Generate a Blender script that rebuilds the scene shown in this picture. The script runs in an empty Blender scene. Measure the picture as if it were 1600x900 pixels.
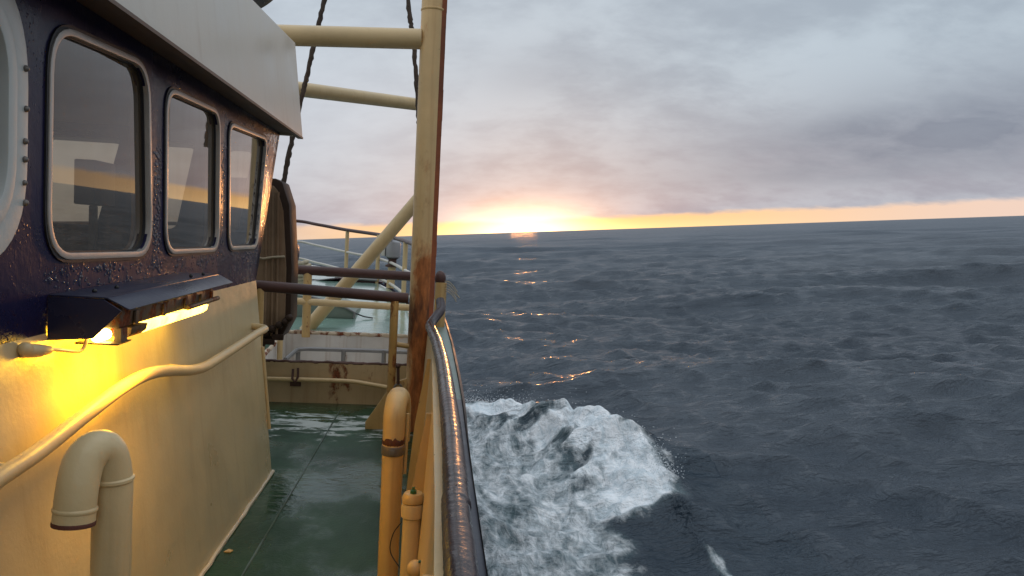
import bpy, bmesh, math, random
import numpy as np
from mathutils import Matrix, Vector
random.seed(7)
sc = bpy.context.scene
COL = sc.collection
R = math.radians

# ------------------------------------------------------------------ frames
# Ship frame: X starboard, Y ahead, Z up, origin on the deck under the camera.
# The ship heels to starboard, so everything on board is turned by HEEL about Y.
HEEL = R(4.9)
SHIP = Matrix.Translation((0, 0, 2.60)) @ Matrix.Rotation(HEEL, 4, 'Y')
EYE = 1.65
FPX = 1180.0                                   # focal length in pixels of the 1600 px photo
def nrm(v): return Vector(v).normalized()
ya = nrm((683 - 800, 450 - 367, -FPX))
up = Vector((math.sin(R(2.6)), math.cos(R(2.6)), 0)); za = (up - ya * up.dot(ya)).normalized()
xa = ya.cross(za)
CM = Matrix((xa, ya, za))                       # camera rotation in the ship frame
def at(px, py, x=None, y=None, z=None):
    """a measured pixel on a known ship plane -> ship coordinates"""
    d = CM @ Vector((px - 800, 450 - py, -FPX))
    t = x / d.x if x is not None else (y / d.y if y is not None else (z - EYE) / d.z)
    return Vector((d.x * t, d.y * t, EYE + d.z * t))

cam = bpy.data.cameras.new('camera'); camo = bpy.data.objects.new('camera', cam); COL.objects.link(camo)
cam.sensor_width = 36; cam.lens = 36 * FPX / 1600; cam.clip_start = 0.05; cam.clip_end = 40000
camo.matrix_world = SHIP @ Matrix.Translation((0, 0, EYE)) @ CM.to_4x4()
sc.camera = camo
sc.view_settings.view_transform = 'Standard'; sc.view_settings.look = 'None'
sc.view_settings.exposure = 0.14; sc.view_settings.gamma = 1.0; sc.view_settings.use_curve_mapping = False
sc.render.engine = 'CYCLES'; sc.cycles.use_denoising = True
sc.cycles.max_bounces = 8; sc.cycles.transparent_max_bounces = 12

# ------------------------------------------------------------------ node helper
class V:
    """wraps a socket so that sums and products make Math nodes"""
    def __init__(s, nt, sock): s.nt = nt; s.s = sock
    def op(s, o, *b, clamp=False):
        n = s.nt.nodes.new('ShaderNodeMath'); n.operation = o; n.use_clamp = clamp
        s.nt.links.new(s.s, n.inputs[0])
        for i, q in enumerate(b):
            if isinstance(q, V): s.nt.links.new(q.s, n.inputs[i + 1])
            else: n.inputs[i + 1].default_value = q
        return V(s.nt, n.outputs[0])
    def __add__(s, b): return s.op('ADD', b)
    def __radd__(s, b): return s.op('ADD', b)
    def __sub__(s, b): return s.op('SUBTRACT', b)
    def __mul__(s, b): return s.op('MULTIPLY', b)
    def __rmul__(s, b): return s.op('MULTIPLY', b)
    def __truediv__(s, b): return s.op('DIVIDE', b)
    def inv(s): return s.op('MULTIPLY', -1.0).op('ADD', 1.0)
    def exp(s): return s.op('EXPONENT')
    def abs(s): return s.op('ABSOLUTE')
    def max(s, b): return s.op('MAXIMUM', b)
    def min(s, b): return s.op('MINIMUM', b)
    def pw(s, b): return s.op('POWER', b)
    def sst(s, a, b):
        n = s.nt.nodes.new('ShaderNodeMapRange'); n.interpolation_type = 'SMOOTHSTEP'
        s.nt.links.new(s.s, n.inputs[0]); 
        for i, q in ((1, a), (2, b)):
            if isinstance(q, V): s.nt.links.new(q.s, n.inputs[i])
            else: n.inputs[i].default_value = q
        return V(s.nt, n.outputs[0])
def setin(nt, sock, v):
    if isinstance(v, V): nt.links.new(v.s, sock)
    elif hasattr(v, 'is_output'): nt.links.new(v, sock)
    else: sock.default_value = v
def mixc(nt, fac, a, b, mode='MIX'):
    n = nt.nodes.new('ShaderNodeMix'); n.data_type = 'RGBA'; n.blend_type = mode; n.clamp_factor = True
    for s, v in ((n.inputs[0], fac), (n.inputs[6], a), (n.inputs[7], b)):
        if isinstance(v, tuple) and len(v) == 3: v = (*v, 1)
        setin(nt, s, v)
    return n.outputs[2]
def noise(nt, vec, scale, detail=4, rough=.55, out=0, dist=0.0):
    n = nt.nodes.new('ShaderNodeTexNoise'); n.inputs['Scale'].default_value = scale
    n.inputs['Detail'].default_value = detail; n.inputs['Roughness'].default_value = rough
    n.inputs['Distortion'].default_value = dist
    if vec is not None: nt.links.new(vec, n.inputs['Vector'])
    return V(nt, n.outputs[out])
def mapping(nt, vec, scale=(1, 1, 1), loc=(0, 0, 0), rot=(0, 0, 0)):
    n = nt.nodes.new('ShaderNodeMapping'); nt.links.new(vec, n.inputs[0])
    n.inputs['Location'].default_value = loc; n.inputs['Rotation'].default_value = rot; n.inputs['Scale'].default_value = scale
    return n.outputs[0]

# ------------------------------------------------------------------ world: dusk overcast, glow on the horizon
SUN_AZ = R(6.5)                                 # east of ship's heading
SUN_EL = R(2.0)
w = bpy.data.worlds.new('World'); sc.world = w; w.use_nodes = True
nt = w.node_tree; nt.nodes.clear()
tc = nt.nodes.new('ShaderNodeTexCoord'); dirv = tc.outputs['Generated']
sep = nt.nodes.new('ShaderNodeSeparateXYZ'); nt.links.new(dirv, sep.inputs[0])
dx, dy, dz = (V(nt, sep.outputs[i]) for i in range(3))
sx, cx = math.sin(SUN_AZ), math.cos(SUN_AZ)
u = dx * cx + dy * (-sx)                        # sideways from the sun
fw = dx * sx + dy * cx                          # towards the sun
front = fw.sst(-0.5, 0.85)
zp = dz.max(0.0)
den = zp + 0.34
cmb = nt.nodes.new('ShaderNodeCombineXYZ')
nt.links.new((dx / den).s, cmb.inputs[0]); nt.links.new((dy / den).s, cmb.inputs[1])
cp = cmb.outputs[0]
n_big = noise(nt, mapping(nt, cp, (1.15, 1.25, 1), (3.1, 1.7, 0)), 1.7, 5, .5, dist=.3)
n_mid = noise(nt, mapping(nt, cp, (1.6, 1.9, 1), (7.3, 2.2, 0)), 3.0, 6, .58, dist=.3)
n_fine = noise(nt, mapping(nt, cp, (2.2, 3.6, 1), (1.3, 9.2, 0)), 5.0, 6, .6)
cl = (n_big * .5 + n_mid * .35 + n_fine * .15).sst(.38, .60)
# a darker bank low on the right and a softer one above the glow
def blob(u0, z0, su, sz):
    a = (u - u0) * (1 / su); b = (dz - z0) * (1 / sz)
    return ((a * a + b * b) * -1.0).exp()
bank = blob(.60, .110, .26, .05) * .62 + blob(.42, .090, .20, .034) * .75 + blob(.03, .20, .09, .03) * .35 + blob(.36, .055, .25, .016) * .3 + blob(.75, .16, .25, .06) * .45
bank = bank * (n_mid * .5 + n_big * .5).sst(.25, .66) * 1.25 * front
light = mixc(nt, dz.sst(.03, .22), (.45, .48, .535), (.455, .53, .60))
dark = mixc(nt, dz.sst(.02, .22), (.325, .335, .395), (.33, .39, .46))
sky = mixc(nt, cl, dark, light)
sky = mixc(nt, bank.min(1.0), sky, mixc(nt, .68, sky, (.12, .15, .22)))
sky = mixc(nt, (blob(-.28, .16, .22, .12) * .55).min(1.0), sky, (.58, .63, .70))
sky = mixc(nt, (front.inv()) * .75, sky, (.40, .405, .42))
zen = dz.sst(.42, .95) * 1.5 + 1.0
sm_ = nt.nodes.new('ShaderNodeVectorMath'); sm_.operation = 'SCALE'; nt.links.new(sky, sm_.inputs[0]); nt.links.new(zen.s, sm_.inputs['Scale']); sky = sm_.outputs[0]
# clear strip under the cloud edge
edge = (n_mid - .5) * .010 + (n_fine - .5) * .008 + (u.abs() * .006) + .015
strip = (dz - edge) * (1 / .004)
strip = strip.sst(-1.0, 1.0).inv() * fw.sst(.35, .8)
stripcol = mixc(nt, u.abs().sst(.08, .6), (1.0, .60, .24), (.80, .60, .50))
sky = mixc(nt, strip * (u.sst(-.45, -.02) * .55 + .42), sky, stripcol)
# glow
def gauss(su, sz, u0=0.0):
    a = (u - u0) * (1 / su); b = zp * (1 / sz)
    return ((a * a + b * b) * -1.0).exp() * fw.sst(0, .3)
def addc(base, fac, col, k):
    s = nt.nodes.new('ShaderNodeVectorMath'); s.operation = 'SCALE'; s.inputs[0].default_value = col
    nt.links.new((fac * k).s, s.inputs['Scale'])
    a = nt.nodes.new('ShaderNodeVectorMath'); a.operation = 'ADD'
    nt.links.new(base, a.inputs[0]); nt.links.new(s.outputs[0], a.inputs[1]); return a.outputs[0]
warp = (n_fine - .5) * .02
sky = addc(sky, gauss(.15, .050), (.36, .13, .04), 0.34)
sky = addc(sky, gauss(.090, .034), (1.0, .42, .07), 0.95)
sky = addc(sky, gauss(.072, .025, .000), (.90, .78, .50), 1.5)
sky = addc(sky, gauss(.20, .0085, .06), (1.0, .70, .30), 0.34)
bg1 = nt.nodes.new('ShaderNodeBackground'); nt.links.new(sky, bg1.inputs[0]); bg1.inputs[1].default_value = 1.0
nish = nt.nodes.new('ShaderNodeTexSky'); nish.sky_type = 'NISHITA'; nish.sun_disc = False
nish.sun_elevation = SUN_EL; nish.sun_rotation = SUN_AZ; nish.dust_density = 2.0
bg2 = nt.nodes.new('ShaderNodeBackground'); nt.links.new(nish.outputs[0], bg2.inputs[0]); bg2.inputs[1].default_value = 0.008
ad = nt.nodes.new('ShaderNodeAddShader'); nt.links.new(bg1.outputs[0], ad.inputs[0]); nt.links.new(bg2.outputs[0], ad.inputs[1])
wo = nt.nodes.new('ShaderNodeOutputWorld'); nt.links.new(ad.outputs[0], wo.inputs[0])

sun = bpy.data.lights.new('sun', 'SUN'); sun.energy = 0.22; sun.angle = R(2.0); sun.color = (1, .40, .12)
suno = bpy.data.objects.new('sun', sun); COL.objects.link(suno)
sd = Vector((math.sin(SUN_AZ) * math.cos(R(0.7)), math.cos(SUN_AZ) * math.cos(R(0.7)), math.sin(R(0.7))))
suno.rotation_euler = sd.to_track_quat('Z', 'Y').to_euler()

# ------------------------------------------------------------------ materials
RUST = (.17, .045, .014)
def paint(name, col, rough=.4, var=.10, bump=.12, bscale=60, rust=0.0, rscale=3.0, rgrad=None, rcol=RUST, streak=0.0,
          drops=0.0, metallic=0.0, coat=0.0, wet=False, buckle=0.0, wear=None, chips=0.0, spec=.5, stretch=(1, 1, 1)):
    m = bpy.data.materials.new(name); m.use_nodes = True; nt = m.node_tree
    b = nt.nodes['Principled BSDF']
    tc = nt.nodes.new('ShaderNodeTexCoord'); ob = tc.outputs['Object']
    n1 = noise(nt, ob, 2.3, 6, .6)
    c = mixc(nt, n1.sst(.3, .7), tuple(x * (1 - var) for x in col), tuple(min(.95, x * (1 + var)) for x in col))
    r = n1.sst(.3, .7) * .16 + (rough - .08)
    if streak:
        s = noise(nt, mapping(nt, ob, (14, 14, .5)), 1.0, 4, .6)
        c = mixc(nt, s.sst(.5, .78) * streak, c, tuple(x * k for x, k in zip(col, (.62, .46, .34))))
    if wear:
        s = noise(nt, mapping(nt, ob, stretch), wear[1], 7, .68)
        c = mixc(nt, s.sst(wear[2], wear[2] + .08) * wear[3], c, wear[0])
    if rust or rgrad:
        q = noise(nt, mapping(nt, ob, (1, 1, .55)), rscale, 8, .68, dist=.2)
        t = q
        if rgrad:
            z = nt.nodes.new('ShaderNodeSeparateXYZ'); nt.links.new(ob, z.inputs[0])
            side = V(nt, z.outputs[0]).sst(-.10, .0) * .9 + .30
            t = t + V(nt, z.outputs[2]).sst(rgrad[0], rgrad[1]).inv() * rgrad[2] * side
        th = 1.0 - rust
        f = t.sst(th * .5 + (.25 if not rgrad else .19), th * .5 + (.33 if not rgrad else .42))
        rc = mixc(nt, noise(nt, mapping(nt, ob, (1, 1, .25 if rgrad else 1)), rscale * (5 if rgrad else 9), 5, .7).sst(.32, .68), tuple(x * (.6 if rgrad else .45) for x in rcol), tuple(x * 1.45 for x in rcol))
        if rgrad:
            zb = V(nt, z.outputs[2]); st_ = (zb.sst(.55, .85) * zb.sst(1.0, 1.25).inv()) * noise(nt, mapping(nt, ob, (9, 9, 2)), 1.0, 4, .6).sst(.42, .55)
            rc = mixc(nt, st_ * .85, rc, (.07, .028, .016)); f = f.max(st_ * .9)
        c = mixc(nt, f, c, rc); r = r + f * .35
    if chips:
        q = noise(nt, ob, 24, 8, .72)
        f = q.sst(.70 - chips * .04, .72 - chips * .04)
        c = mixc(nt, f, c, (.055, .028, .018)); r = r + f * .3
    nt.links.new(c, b.inputs['Base Color']); setin(nt, b.inputs['Roughness'], r.min(1.0))
    b.inputs['Metallic'].default_value = metallic; b.inputs['Specular IOR Level'].default_value = spec
    b.inputs['Coat Weight'].default_value = coat; b.inputs['Coat Roughness'].default_value = .08
    h = noise(nt, ob, bscale, 4, .6) * .5 + noise(nt, ob, bscale * .12, 3, .5) * 2.0
    if drops:
        vo = nt.nodes.new('ShaderNodeTexVoronoi'); vo.inputs['Scale'].default_value = 75
        nt.links.new(mapping(nt, ob, (1, 1, .8)), vo.inputs['Vector'])
        d = V(nt, vo.outputs['Distance']).sst(.10, .34).inv()
        gate = noise(nt, ob, 6, 5, .65).sst(.50, .60)
        h = h + d * gate * drops
        rd = noise(nt, mapping(nt, ob, (30, 30, 9)), 1.0, 3, .6).sst(.58, .7)
        h = h + rd * (drops * .15)
    if buckle: h = h + noise(nt, ob, 1.25, 2, .5) * buckle
    bp = nt.nodes.new('ShaderNodeBump'); bp.inputs['Strength'].default_value = bump; bp.inputs['Distance'].default_value = .01
    nt.links.new(h.s, bp.inputs['Height']); nt.links.new(bp.outputs[0], b.inputs['Normal'])
    if wet:          # scattered beads and runs of sea water
        sy = nt.nodes.new('ShaderNodeSeparateXYZ'); nt.links.new(ob, sy.inputs[0])
        gate = (noise(nt, ob, 30, 5, .7) * .6 + noise(nt, ob, 4.5, 4, .6) * .4).sst(.53, .57) * V(nt, sy.outputs[1]).sst(1.5, 4.0)
        setin(nt, b.inputs['Coat Weight'], gate); b.inputs['Coat Roughness'].default_value = .06
        wb = nt.nodes.new('ShaderNodeBump'); wb.inputs['Strength'].default_value = .32; wb.inputs['Distance'].default_value = .01
        wh2 = noise(nt, ob, 42, 3, .5) * 1.4 + gate * .4
        nt.links.new(wh2.s, wb.inputs['Height']); nt.links.new(wb.outputs[0], b.inputs['Coat Normal'])
    if coat: nt.links.new(bp.outputs[0], b.inputs['Coat Normal'])
    return m

CREAM = (.60, .44, .225)
M = {}
M['cream_wall'] = paint('cream_wall_paint', (.54, .43, .24), .34, .07, .16, 70, streak=.25, buckle=9.0)
M['vent'] = paint('cream_vent_paint', (.60, .47, .26), .38, .09, .22, 55, rust=.12, rscale=9, streak=.35, chips=.2)
M['cream'] = paint('cream_paint', CREAM, .36, .08, .15, 60, rust=.16, rscale=5, streak=.2, chips=.5)
M['cream_rust'] = paint('cream_paint_rusting', (.56, .37, .15), .45, .1, .2, 50, rust=.30, rscale=6, streak=.6, chips=.7)
M['post'] = paint('post_paint', (.70, .48, .225), .42, .08, .18, 50, rust=.26, rscale=4.5, rcol=(.37, .125, .034), rgrad=(.7, 2.0, .46), streak=.5, chips=.6)
M['stanchion'] = paint('rusting_orange_stanchion', (.50, .29, .09), .5, .15, .3, 45, rust=.42, rscale=9, rcol=(.24, .085, .025))
M['rust'] = paint('rust_steel', (.27, .075, .025), .75, .35, .35, 45)
M['rust_dark'] = paint('dark_rust_steel', (.075, .033, .022), .65, .3, .35, 40)
M['brown_rail'] = paint('brown_rail_paint', (.075, .036, .030), .40, .25, .22, 50, rust=.2, rscale=7, spec=.3)
M['cap_rail'] = paint('wet_cap_rail_wrap', (.032, .020, .022), .27, .25, .7, 28, rust=.1, rscale=8, coat=.05, spec=.4)
M['blue'] = paint('navy_wall_paint', (.013, .012, .046), .30, .20, .17, 45, drops=1.6, spec=.22, wet=True)
M['blue_hood'] = paint('navy_hood_paint', (.020, .021, .048), .30, .15, .15, 60, chips=.3)
M['blue_drum'] = paint('navy_drum_paint', (.02, .024, .055), .35, .2, .15, 60)
M['grey_white'] = paint('grey_white_paint', (.58, .54, .47), .42, .04, .10, 60, streak=.22, buckle=9.0)
M['soffit'] = paint('brown_soffit_paint', (.12, .075, .05), .5, .15, .15, 50)
M['alu'] = paint('window_frame_metal', (.48, .45, .41), .36, .08, .10, 80, metallic=.35, streak=.15)
M['rubber'] = paint('black_rubber', (.018, .017, .018), .5, .2, .15, 60)
M['white_frame'] = paint('white_door_frame_paint', (.52, .55, .53), .38, .06, .12, 60, streak=.25)
M['deck'] = paint('wet_green_deck_paint', (.017, .046, .030), .36, .40, .40, 26, wear=((.36, .40, .37), 3.0, .69, .5), spec=.28, stretch=(1, 2.6, 1))
def deck_mat():
    m = bpy.data.materials.new('wet_green_deck'); m.use_nodes = True; nt = m.node_tree; b = nt.nodes['Principled BSDF']
    tc = nt.nodes.new('ShaderNodeTexCoord'); ob = tc.outputs['Object']
    se = nt.nodes.new('ShaderNodeSeparateXYZ'); nt.links.new(ob, se.inputs[0]); X, Y = V(nt, se.outputs[0]), V(nt, se.outputs[1])
    n1 = noise(nt, mapping(nt, ob, (1, .6, 1)), 2.2, 7, .62)
    c = mixc(nt, n1.sst(.32, .68), (.010, .036, .016), (.024, .066, .033))
    worn = noise(nt, ob, 7, 6, .7).sst(.66, .72)
    c = mixc(nt, worn * .5, c, (.07, .085, .07))
    rustn = noise(nt, ob, 4.4, 7, .7).sst(.70, .75); c = mixc(nt, rustn * .6, c, (.08, .035, .02))
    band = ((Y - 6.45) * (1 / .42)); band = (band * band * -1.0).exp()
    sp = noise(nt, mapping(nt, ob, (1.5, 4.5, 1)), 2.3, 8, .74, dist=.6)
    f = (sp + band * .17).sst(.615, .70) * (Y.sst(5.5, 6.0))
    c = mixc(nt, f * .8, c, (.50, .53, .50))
    pud = noise(nt, mapping(nt, ob, (1, .7, 1), (4, 1, 0)), 1.25, 5, .6).sst(.44, .60)
    nt.links.new(c, b.inputs['Base Color'])
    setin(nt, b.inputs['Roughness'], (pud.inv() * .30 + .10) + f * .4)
    setin(nt, b.inputs['Specular IOR Level'], pud * .30 + .18)
    h = noise(nt, mapping(nt, ob, (1, 1.6, 1)), 9, 4, .6, dist=.5) * pud * .9 + noise(nt, ob, 60, 4, .65) * pud.inv() * .35 + noise(nt, ob, 2.0, 2, .5) * 1.5
    bp = nt.nodes.new('ShaderNodeBump'); bp.inputs['Strength'].default_value = .5; bp.inputs['Distance'].default_value = .012
    nt.links.new(h.s, bp.inputs['Height']); nt.links.new(bp.outputs[0], b.inputs['Normal'])
    return m
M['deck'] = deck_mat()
M['foredeck'] = paint('wet_pale_green_deck_paint', (.20, .32, .26), .20, .12, .35, 14, coat=.7, wear=((.10, .16, .13), 2.0, .64, .5), stretch=(1, 2.5, 1))
M['green_grey'] = paint('grey_green_cover_paint', (.16, .20, .17), .45, .12, .2, 40, rust=.12)
M['pale_green'] = paint('pale_green_paint', (.17, .235, .21), .4, .12, .2, 40, rust=.15, rscale=5)
M['white_in'] = paint('white_coaming_paint', (.60, .57, .53), .40, .10, .2, 40, rust=.26, rscale=6, streak=.5)
M['coaming'] = paint('cream_coaming_paint', (.50, .37, .21), .42, .12, .2, 40, rust=.30, rscale=3.5, streak=.6)
M['galv'] = paint('galvanised_tube', (.22, .215, .21), .42, .15, .2, 60, metallic=.6, rust=.2, rscale=8)
M['wood'] = paint('weathered_brown_panel', (.24, .165, .105), .6, .30, .35, 30, streak=.8, spec=.2)
M['wood_dark'] = paint('dark_brown_edge', (.045, .028, .020), .6, .25, .3, 40, spec=.15)
M['maroon'] = paint('maroon_paint', (.060, .018, .022), .4, .2, .2, 40)
M['black'] = paint('black_plastic', (.014, .013, .013), .42, .2, .2, 60)
M['dirty_metal'] = paint('dirty_lamp_metal', (.11, .075, .045), .5, .35, .35, 40, rust=.5, rscale=12)
M['steel'] = paint('grey_clamp_steel', (.19, .17, .155), .45, .2, .25, 60, metallic=.5, rust=.2, rscale=14)
M['grey'] = paint('grey_paint', (.30, .29, .29), .45, .12, .15, 60)
M['rope'] = paint('brown_rope_fibre', (.075, .052, .038), .85, .3, .6, 90)
M['pale_rope'] = paint('pale_rope_fibre', (.40, .34, .24), .85, .3, .6, 90)
M['interior'] = paint('brown_cabin_lining', (.36, .235, .14), .6, .15, .1, 30)
M['hull'] = paint('navy_hull_paint', (.02, .025, .05), .35, .2, .2, 20, rust=.15, rscale=2)
M['green_valve'] = paint('green_valve_paint', (.02, .12, .05), .4, .2, .2, 60)
M['red_valve'] = paint('red_valve_paint', (.25, .03, .02), .4, .2, .2, 60)
M['rim'] = paint('rusted_pipe_rim', (.10, .03, .018), .7, .3, .4, 60)
M['bead'] = paint('pale_weld_bead', (.55, .47, .34), .5, .15, .35, 60, rust=.15, rscale=9)

def glass_mat():
    m = bpy.data.materials.new('wet_window_glass'); m.use_nodes = True; nt = m.node_tree; nt.nodes.clear()
    tc = nt.nodes.new('ShaderNodeTexCoord'); ob = tc.outputs['Object']
    ge = nt.nodes.new('ShaderNodeNewGeometry'); dp = nt.nodes.new('ShaderNodeVectorMath'); dp.operation = 'DOT_PRODUCT'
    nt.links.new(ge.outputs['Normal'], dp.inputs[0]); nt.links.new(ge.outputs['Incoming'], dp.inputs[1])
    fres = V(nt, dp.outputs['Value']).abs().inv().pw(5.0) * .92 + .045
    gl = nt.nodes.new('ShaderNodeBsdfGlossy'); gl.inputs['Roughness'].default_value = .02
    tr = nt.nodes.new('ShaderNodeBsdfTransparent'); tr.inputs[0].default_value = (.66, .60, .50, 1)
    df = nt.nodes.new('ShaderNodeBsdfDiffuse'); df.inputs[0].default_value = (.50, .37, .24, 1)  # salt haze on the pane, its warm colour painted for the sunset's reflection
    vo = nt.nodes.new('ShaderNodeTexVoronoi'); vo.inputs['Scale'].default_value = 95; nt.links.new(ob, vo.inputs['Vector'])
    gate = noise(nt, ob, 11, 4, .6).sst(.52, .62)
    sepz = nt.nodes.new('ShaderNodeSeparateXYZ'); nt.links.new(ob, sepz.inputs[0])
    low = V(nt, sepz.outputs[2]).sst(.28, .62).inv()         # drops and painted sunset haze gather on the lower half of the pane
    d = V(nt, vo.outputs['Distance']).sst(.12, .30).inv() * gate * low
    bp = nt.nodes.new('ShaderNodeBump'); bp.inputs['Strength'].default_value = .8; bp.inputs['Distance'].default_value = .008
    nt.links.new(d.s, bp.inputs['Height']); nt.links.new(bp.outputs[0], gl.inputs['Normal'])
    mx = nt.nodes.new('ShaderNodeMixShader')
    nt.links.new((fres * 2.0).min(1.0).s, mx.inputs[0]); nt.links.new(tr.outputs[0], mx.inputs[1]); nt.links.new(gl.outputs[0], mx.inputs[2])
    mx2 = nt.nodes.new('ShaderNodeMixShader')
    dirt_and_glow = noise(nt, mapping(nt, ob, (4, 4, 1)), 3, 5, .6).sst(.3, .8) * .09 + d * .25 + low * .06 + .085
    nt.links.new(dirt_and_glow.s, mx2.inputs[0]); nt.links.new(mx.outputs[0], mx2.inputs[1]); nt.links.new(df.outputs[0], mx2.inputs[2])
    o = nt.nodes.new('ShaderNodeOutputMaterial'); nt.links.new(mx2.outputs[0], o.inputs[0])
    return m
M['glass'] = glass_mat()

def emit_mat(name, col, k):
    m = bpy.data.materials.new(name); m.use_nodes = True; nt = m.node_tree
    b = nt.nodes['Principled BSDF']; b.inputs['Base Color'].default_value = (*col, 1)
    b.inputs['Emission Color'].default_value = (*col, 1)
    tc = nt.nodes.new('ShaderNodeTexCoord')
    n = noise(nt, tc.outputs['Object'], 9, 4, .6).sst(.25, .6)
    nt.links.new((n * (k * .7) + k * .3).s, b.inputs['Emission Strength'])
    return m
M['lamp'] = emit_mat('glowing_lamp_cover', (1.0, .66, .09), 8.5)
M['bulb'] = emit_mat('glowing_bulb', (1.0, .66, .16), 26.0)

# ------------------------------------------------------------------ mesh builder (ship coordinates)
class MB:
    def __init__(s): s.v = []; s.f = []
    def add(s, vs, fs):
        o = len(s.v); s.v += [Vector(p) for p in vs]; s.f += [tuple(i + o for i in f) for f in fs]; return s
    def box(s, a, b):
        (x0, y0, z0), (x1, y1, z1) = a, b
        return s.add([(x0, y0, z0), (x1, y0, z0), (x1, y1, z0), (x0, y1, z0), (x0, y0, z1), (x1, y0, z1), (x1, y1, z1), (x0, y1, z1)],
                     [(3, 2, 1, 0), (4, 5, 6, 7), (0, 1, 5, 4), (1, 2, 6, 5), (2, 3, 7, 6), (3, 0, 4, 7)])
    def prism(s, poly, axis, lo, hi):
        """poly: 2-D outline; axis 'x': (y,z), 'y': (x,z), 'z': (x,y)"""
        def P(p, t): return {'x': (t, p[0], p[1]), 'y': (p[0], t, p[1]), 'z': (p[0], p[1], t)}[axis]
        n = len(poly)
        vs = [P(p, lo) for p in poly] + [P(p, hi) for p in poly]
        return s.add(vs, [tuple(range(n))[::-1], tuple(range(n, 2 * n))] + [(i, (i + 1) % n, n + (i + 1) % n, n + i) for i in range(n)])
    def hexa(s, p):
        return s.add(p, [(3, 2, 1, 0), (4, 5, 6, 7), (0, 1, 5, 4), (1, 2, 6, 5), (2, 3, 7, 6), (3, 0, 4, 7)])
    def tube(s, path, r, seg=14, caps=True, wob=0.0):
        path = [Vector(p) for p in path]; n = len(path)
        rr = r if isinstance(r, (list, tuple)) else [r] * n
        t0 = (path[1] - path[0]).normalized(); ref = Vector((0, 0, 1)) if abs(t0.z) < .9 else Vector((1, 0, 0))
        a = t0.cross(ref).normalized(); vs = []; fs = []; tp = t0
        for i, p in enumerate(path):
            t = ((path[min(i + 1, n - 1)] - p).normalized() + (p - path[max(i - 1, 0)]).normalized())
            t = t.normalized() if t.length > 1e-6 else tp
            q = tp.rotation_difference(t); a = q @ a; a = (a - t * a.dot(t)).normalized(); b = t.cross(a); tp = t
            k = 1.0
            if 0 < i < n - 1:
                c = (path[i + 1] - p).normalized().dot((p - path[i - 1]).normalized()); k = 1 / max(.6, math.sqrt(max(.01, (1 + c) / 2)))
            for j in range(seg):
                w = 2 * math.pi * j / seg; e = rr[i] * (1 + random.uniform(-wob, wob))
                vs.append(p + (a * math.cos(w) + b * math.sin(w)) * e)
        for i in range(n - 1):
            for j in range(seg):
                fs.append((i * seg + j, i * seg + (j + 1) % seg, (i + 1) * seg + (j + 1) % seg, (i + 1) * seg + j))
        if caps: fs += [tuple(range(seg))[::-1], tuple(range((n - 1) * seg, n * seg))]
        return s.add(vs, fs)
    def lathe(s, c, axis, prof, seg=20):
        c = Vector(c); ax = Vector(axis).normalized(); ref = Vector((0, 0, 1)) if abs(ax.z) < .9 else Vector((1, 0, 0))
        a = ax.cross(ref).normalized(); b = ax.cross(a); vs = []; fs = []
        for (r, h) in prof:
            for j in range(seg):
                w = 2 * math.pi * j / seg; vs.append(c + ax * h + (a * math.cos(w) + b * math.sin(w)) * r)
        n = len(prof)
        for i in range(n - 1):
            for j in range(seg): fs.append((i * seg + j, i * seg + (j + 1) % seg, (i + 1) * seg + (j + 1) % seg, (i + 1) * seg + j))
        fs += [tuple(range(seg))[::-1], tuple(range((n - 1) * seg, n * seg))]
        return s.add(vs, fs)
    def ball(s, c, r, seg=14, rings=8, sq=(1, 1, 1)):
        prof = [(r * math.sin(math.pi * (i + .02) / (rings + .04)), -r * math.cos(math.pi * (i + .02) / (rings + .04))) for i in range(rings + 1)]
        o = len(s.v); s.lathe((0, 0, 0), (0, 0, 1), prof, seg)
        for i in range(o, len(s.v)): s.v[i] = Vector(c) + Vector((s.v[i].x * sq[0], s.v[i].y * sq[1], s.v[i].z * sq[2]))
        return s
    def mesh(s, name, mat, base, bevel=0.0, smooth=True):
        me = bpy.data.meshes.new(name); base = Vector(base)
        me.from_pydata([p - base for p in s.v], [], s.f)
        bm = bmesh.new(); bm.from_mesh(me)
        bmesh.ops.recalc_face_normals(bm, faces=bm.faces)
        if bevel:
            ed = [e for e in bm.edges if len(e.link_faces) == 2 and e.calc_face_angle(0) > R(38)]
            bmesh.ops.bevel(bm, geom=ed, offset=bevel, segments=2, profile=.6, affect='EDGES', clamp_overlap=True)
        bm.to_mesh(me); bm.free()
        if smooth:
            me.shade_smooth(); me.set_sharp_from_angle(angle=R(38))
        me.materials.append(M[mat] if isinstance(mat, str) else mat)
        return me

def smooth_path(pts, n=6):
    """Catmull-Rom through the points"""
    P = [Vector(p) for p in pts]; P = [P[0] * 2 - P[1]] + P + [P[-1] * 2 - P[-2]]; out = []
    for i in range(1, len(P) - 2):
        for k in range(n):
            t = k / n; a, b, c, d = P[i - 1], P[i], P[i + 1], P[i + 2]
            out.append(.5 * ((2 * b) + (c - a) * t + (2 * a - 5 * b + 4 * c - d) * t * t + (3 * b - a - 3 * c + d) * t ** 3))
    return out + [P[-2]]
def fillet_path(pts, r, n=6):
    P = [Vector(p) for p in pts]; out = [P[0]]
    for i in range(1, len(P) - 1):
        a = (P[i - 1] - P[i]); b = (P[i + 1] - P[i]); k = min(r, a.length * .45, b.length * .45)
        s, e = P[i] + a.normalized() * k, P[i] + b.normalized() * k
        for j in range(n + 1):
            t = j / n; out.append(s * (1 - t) ** 2 + P[i] * 2 * t * (1 - t) + e * t * t)
    return out + [P[-1]]

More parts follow.
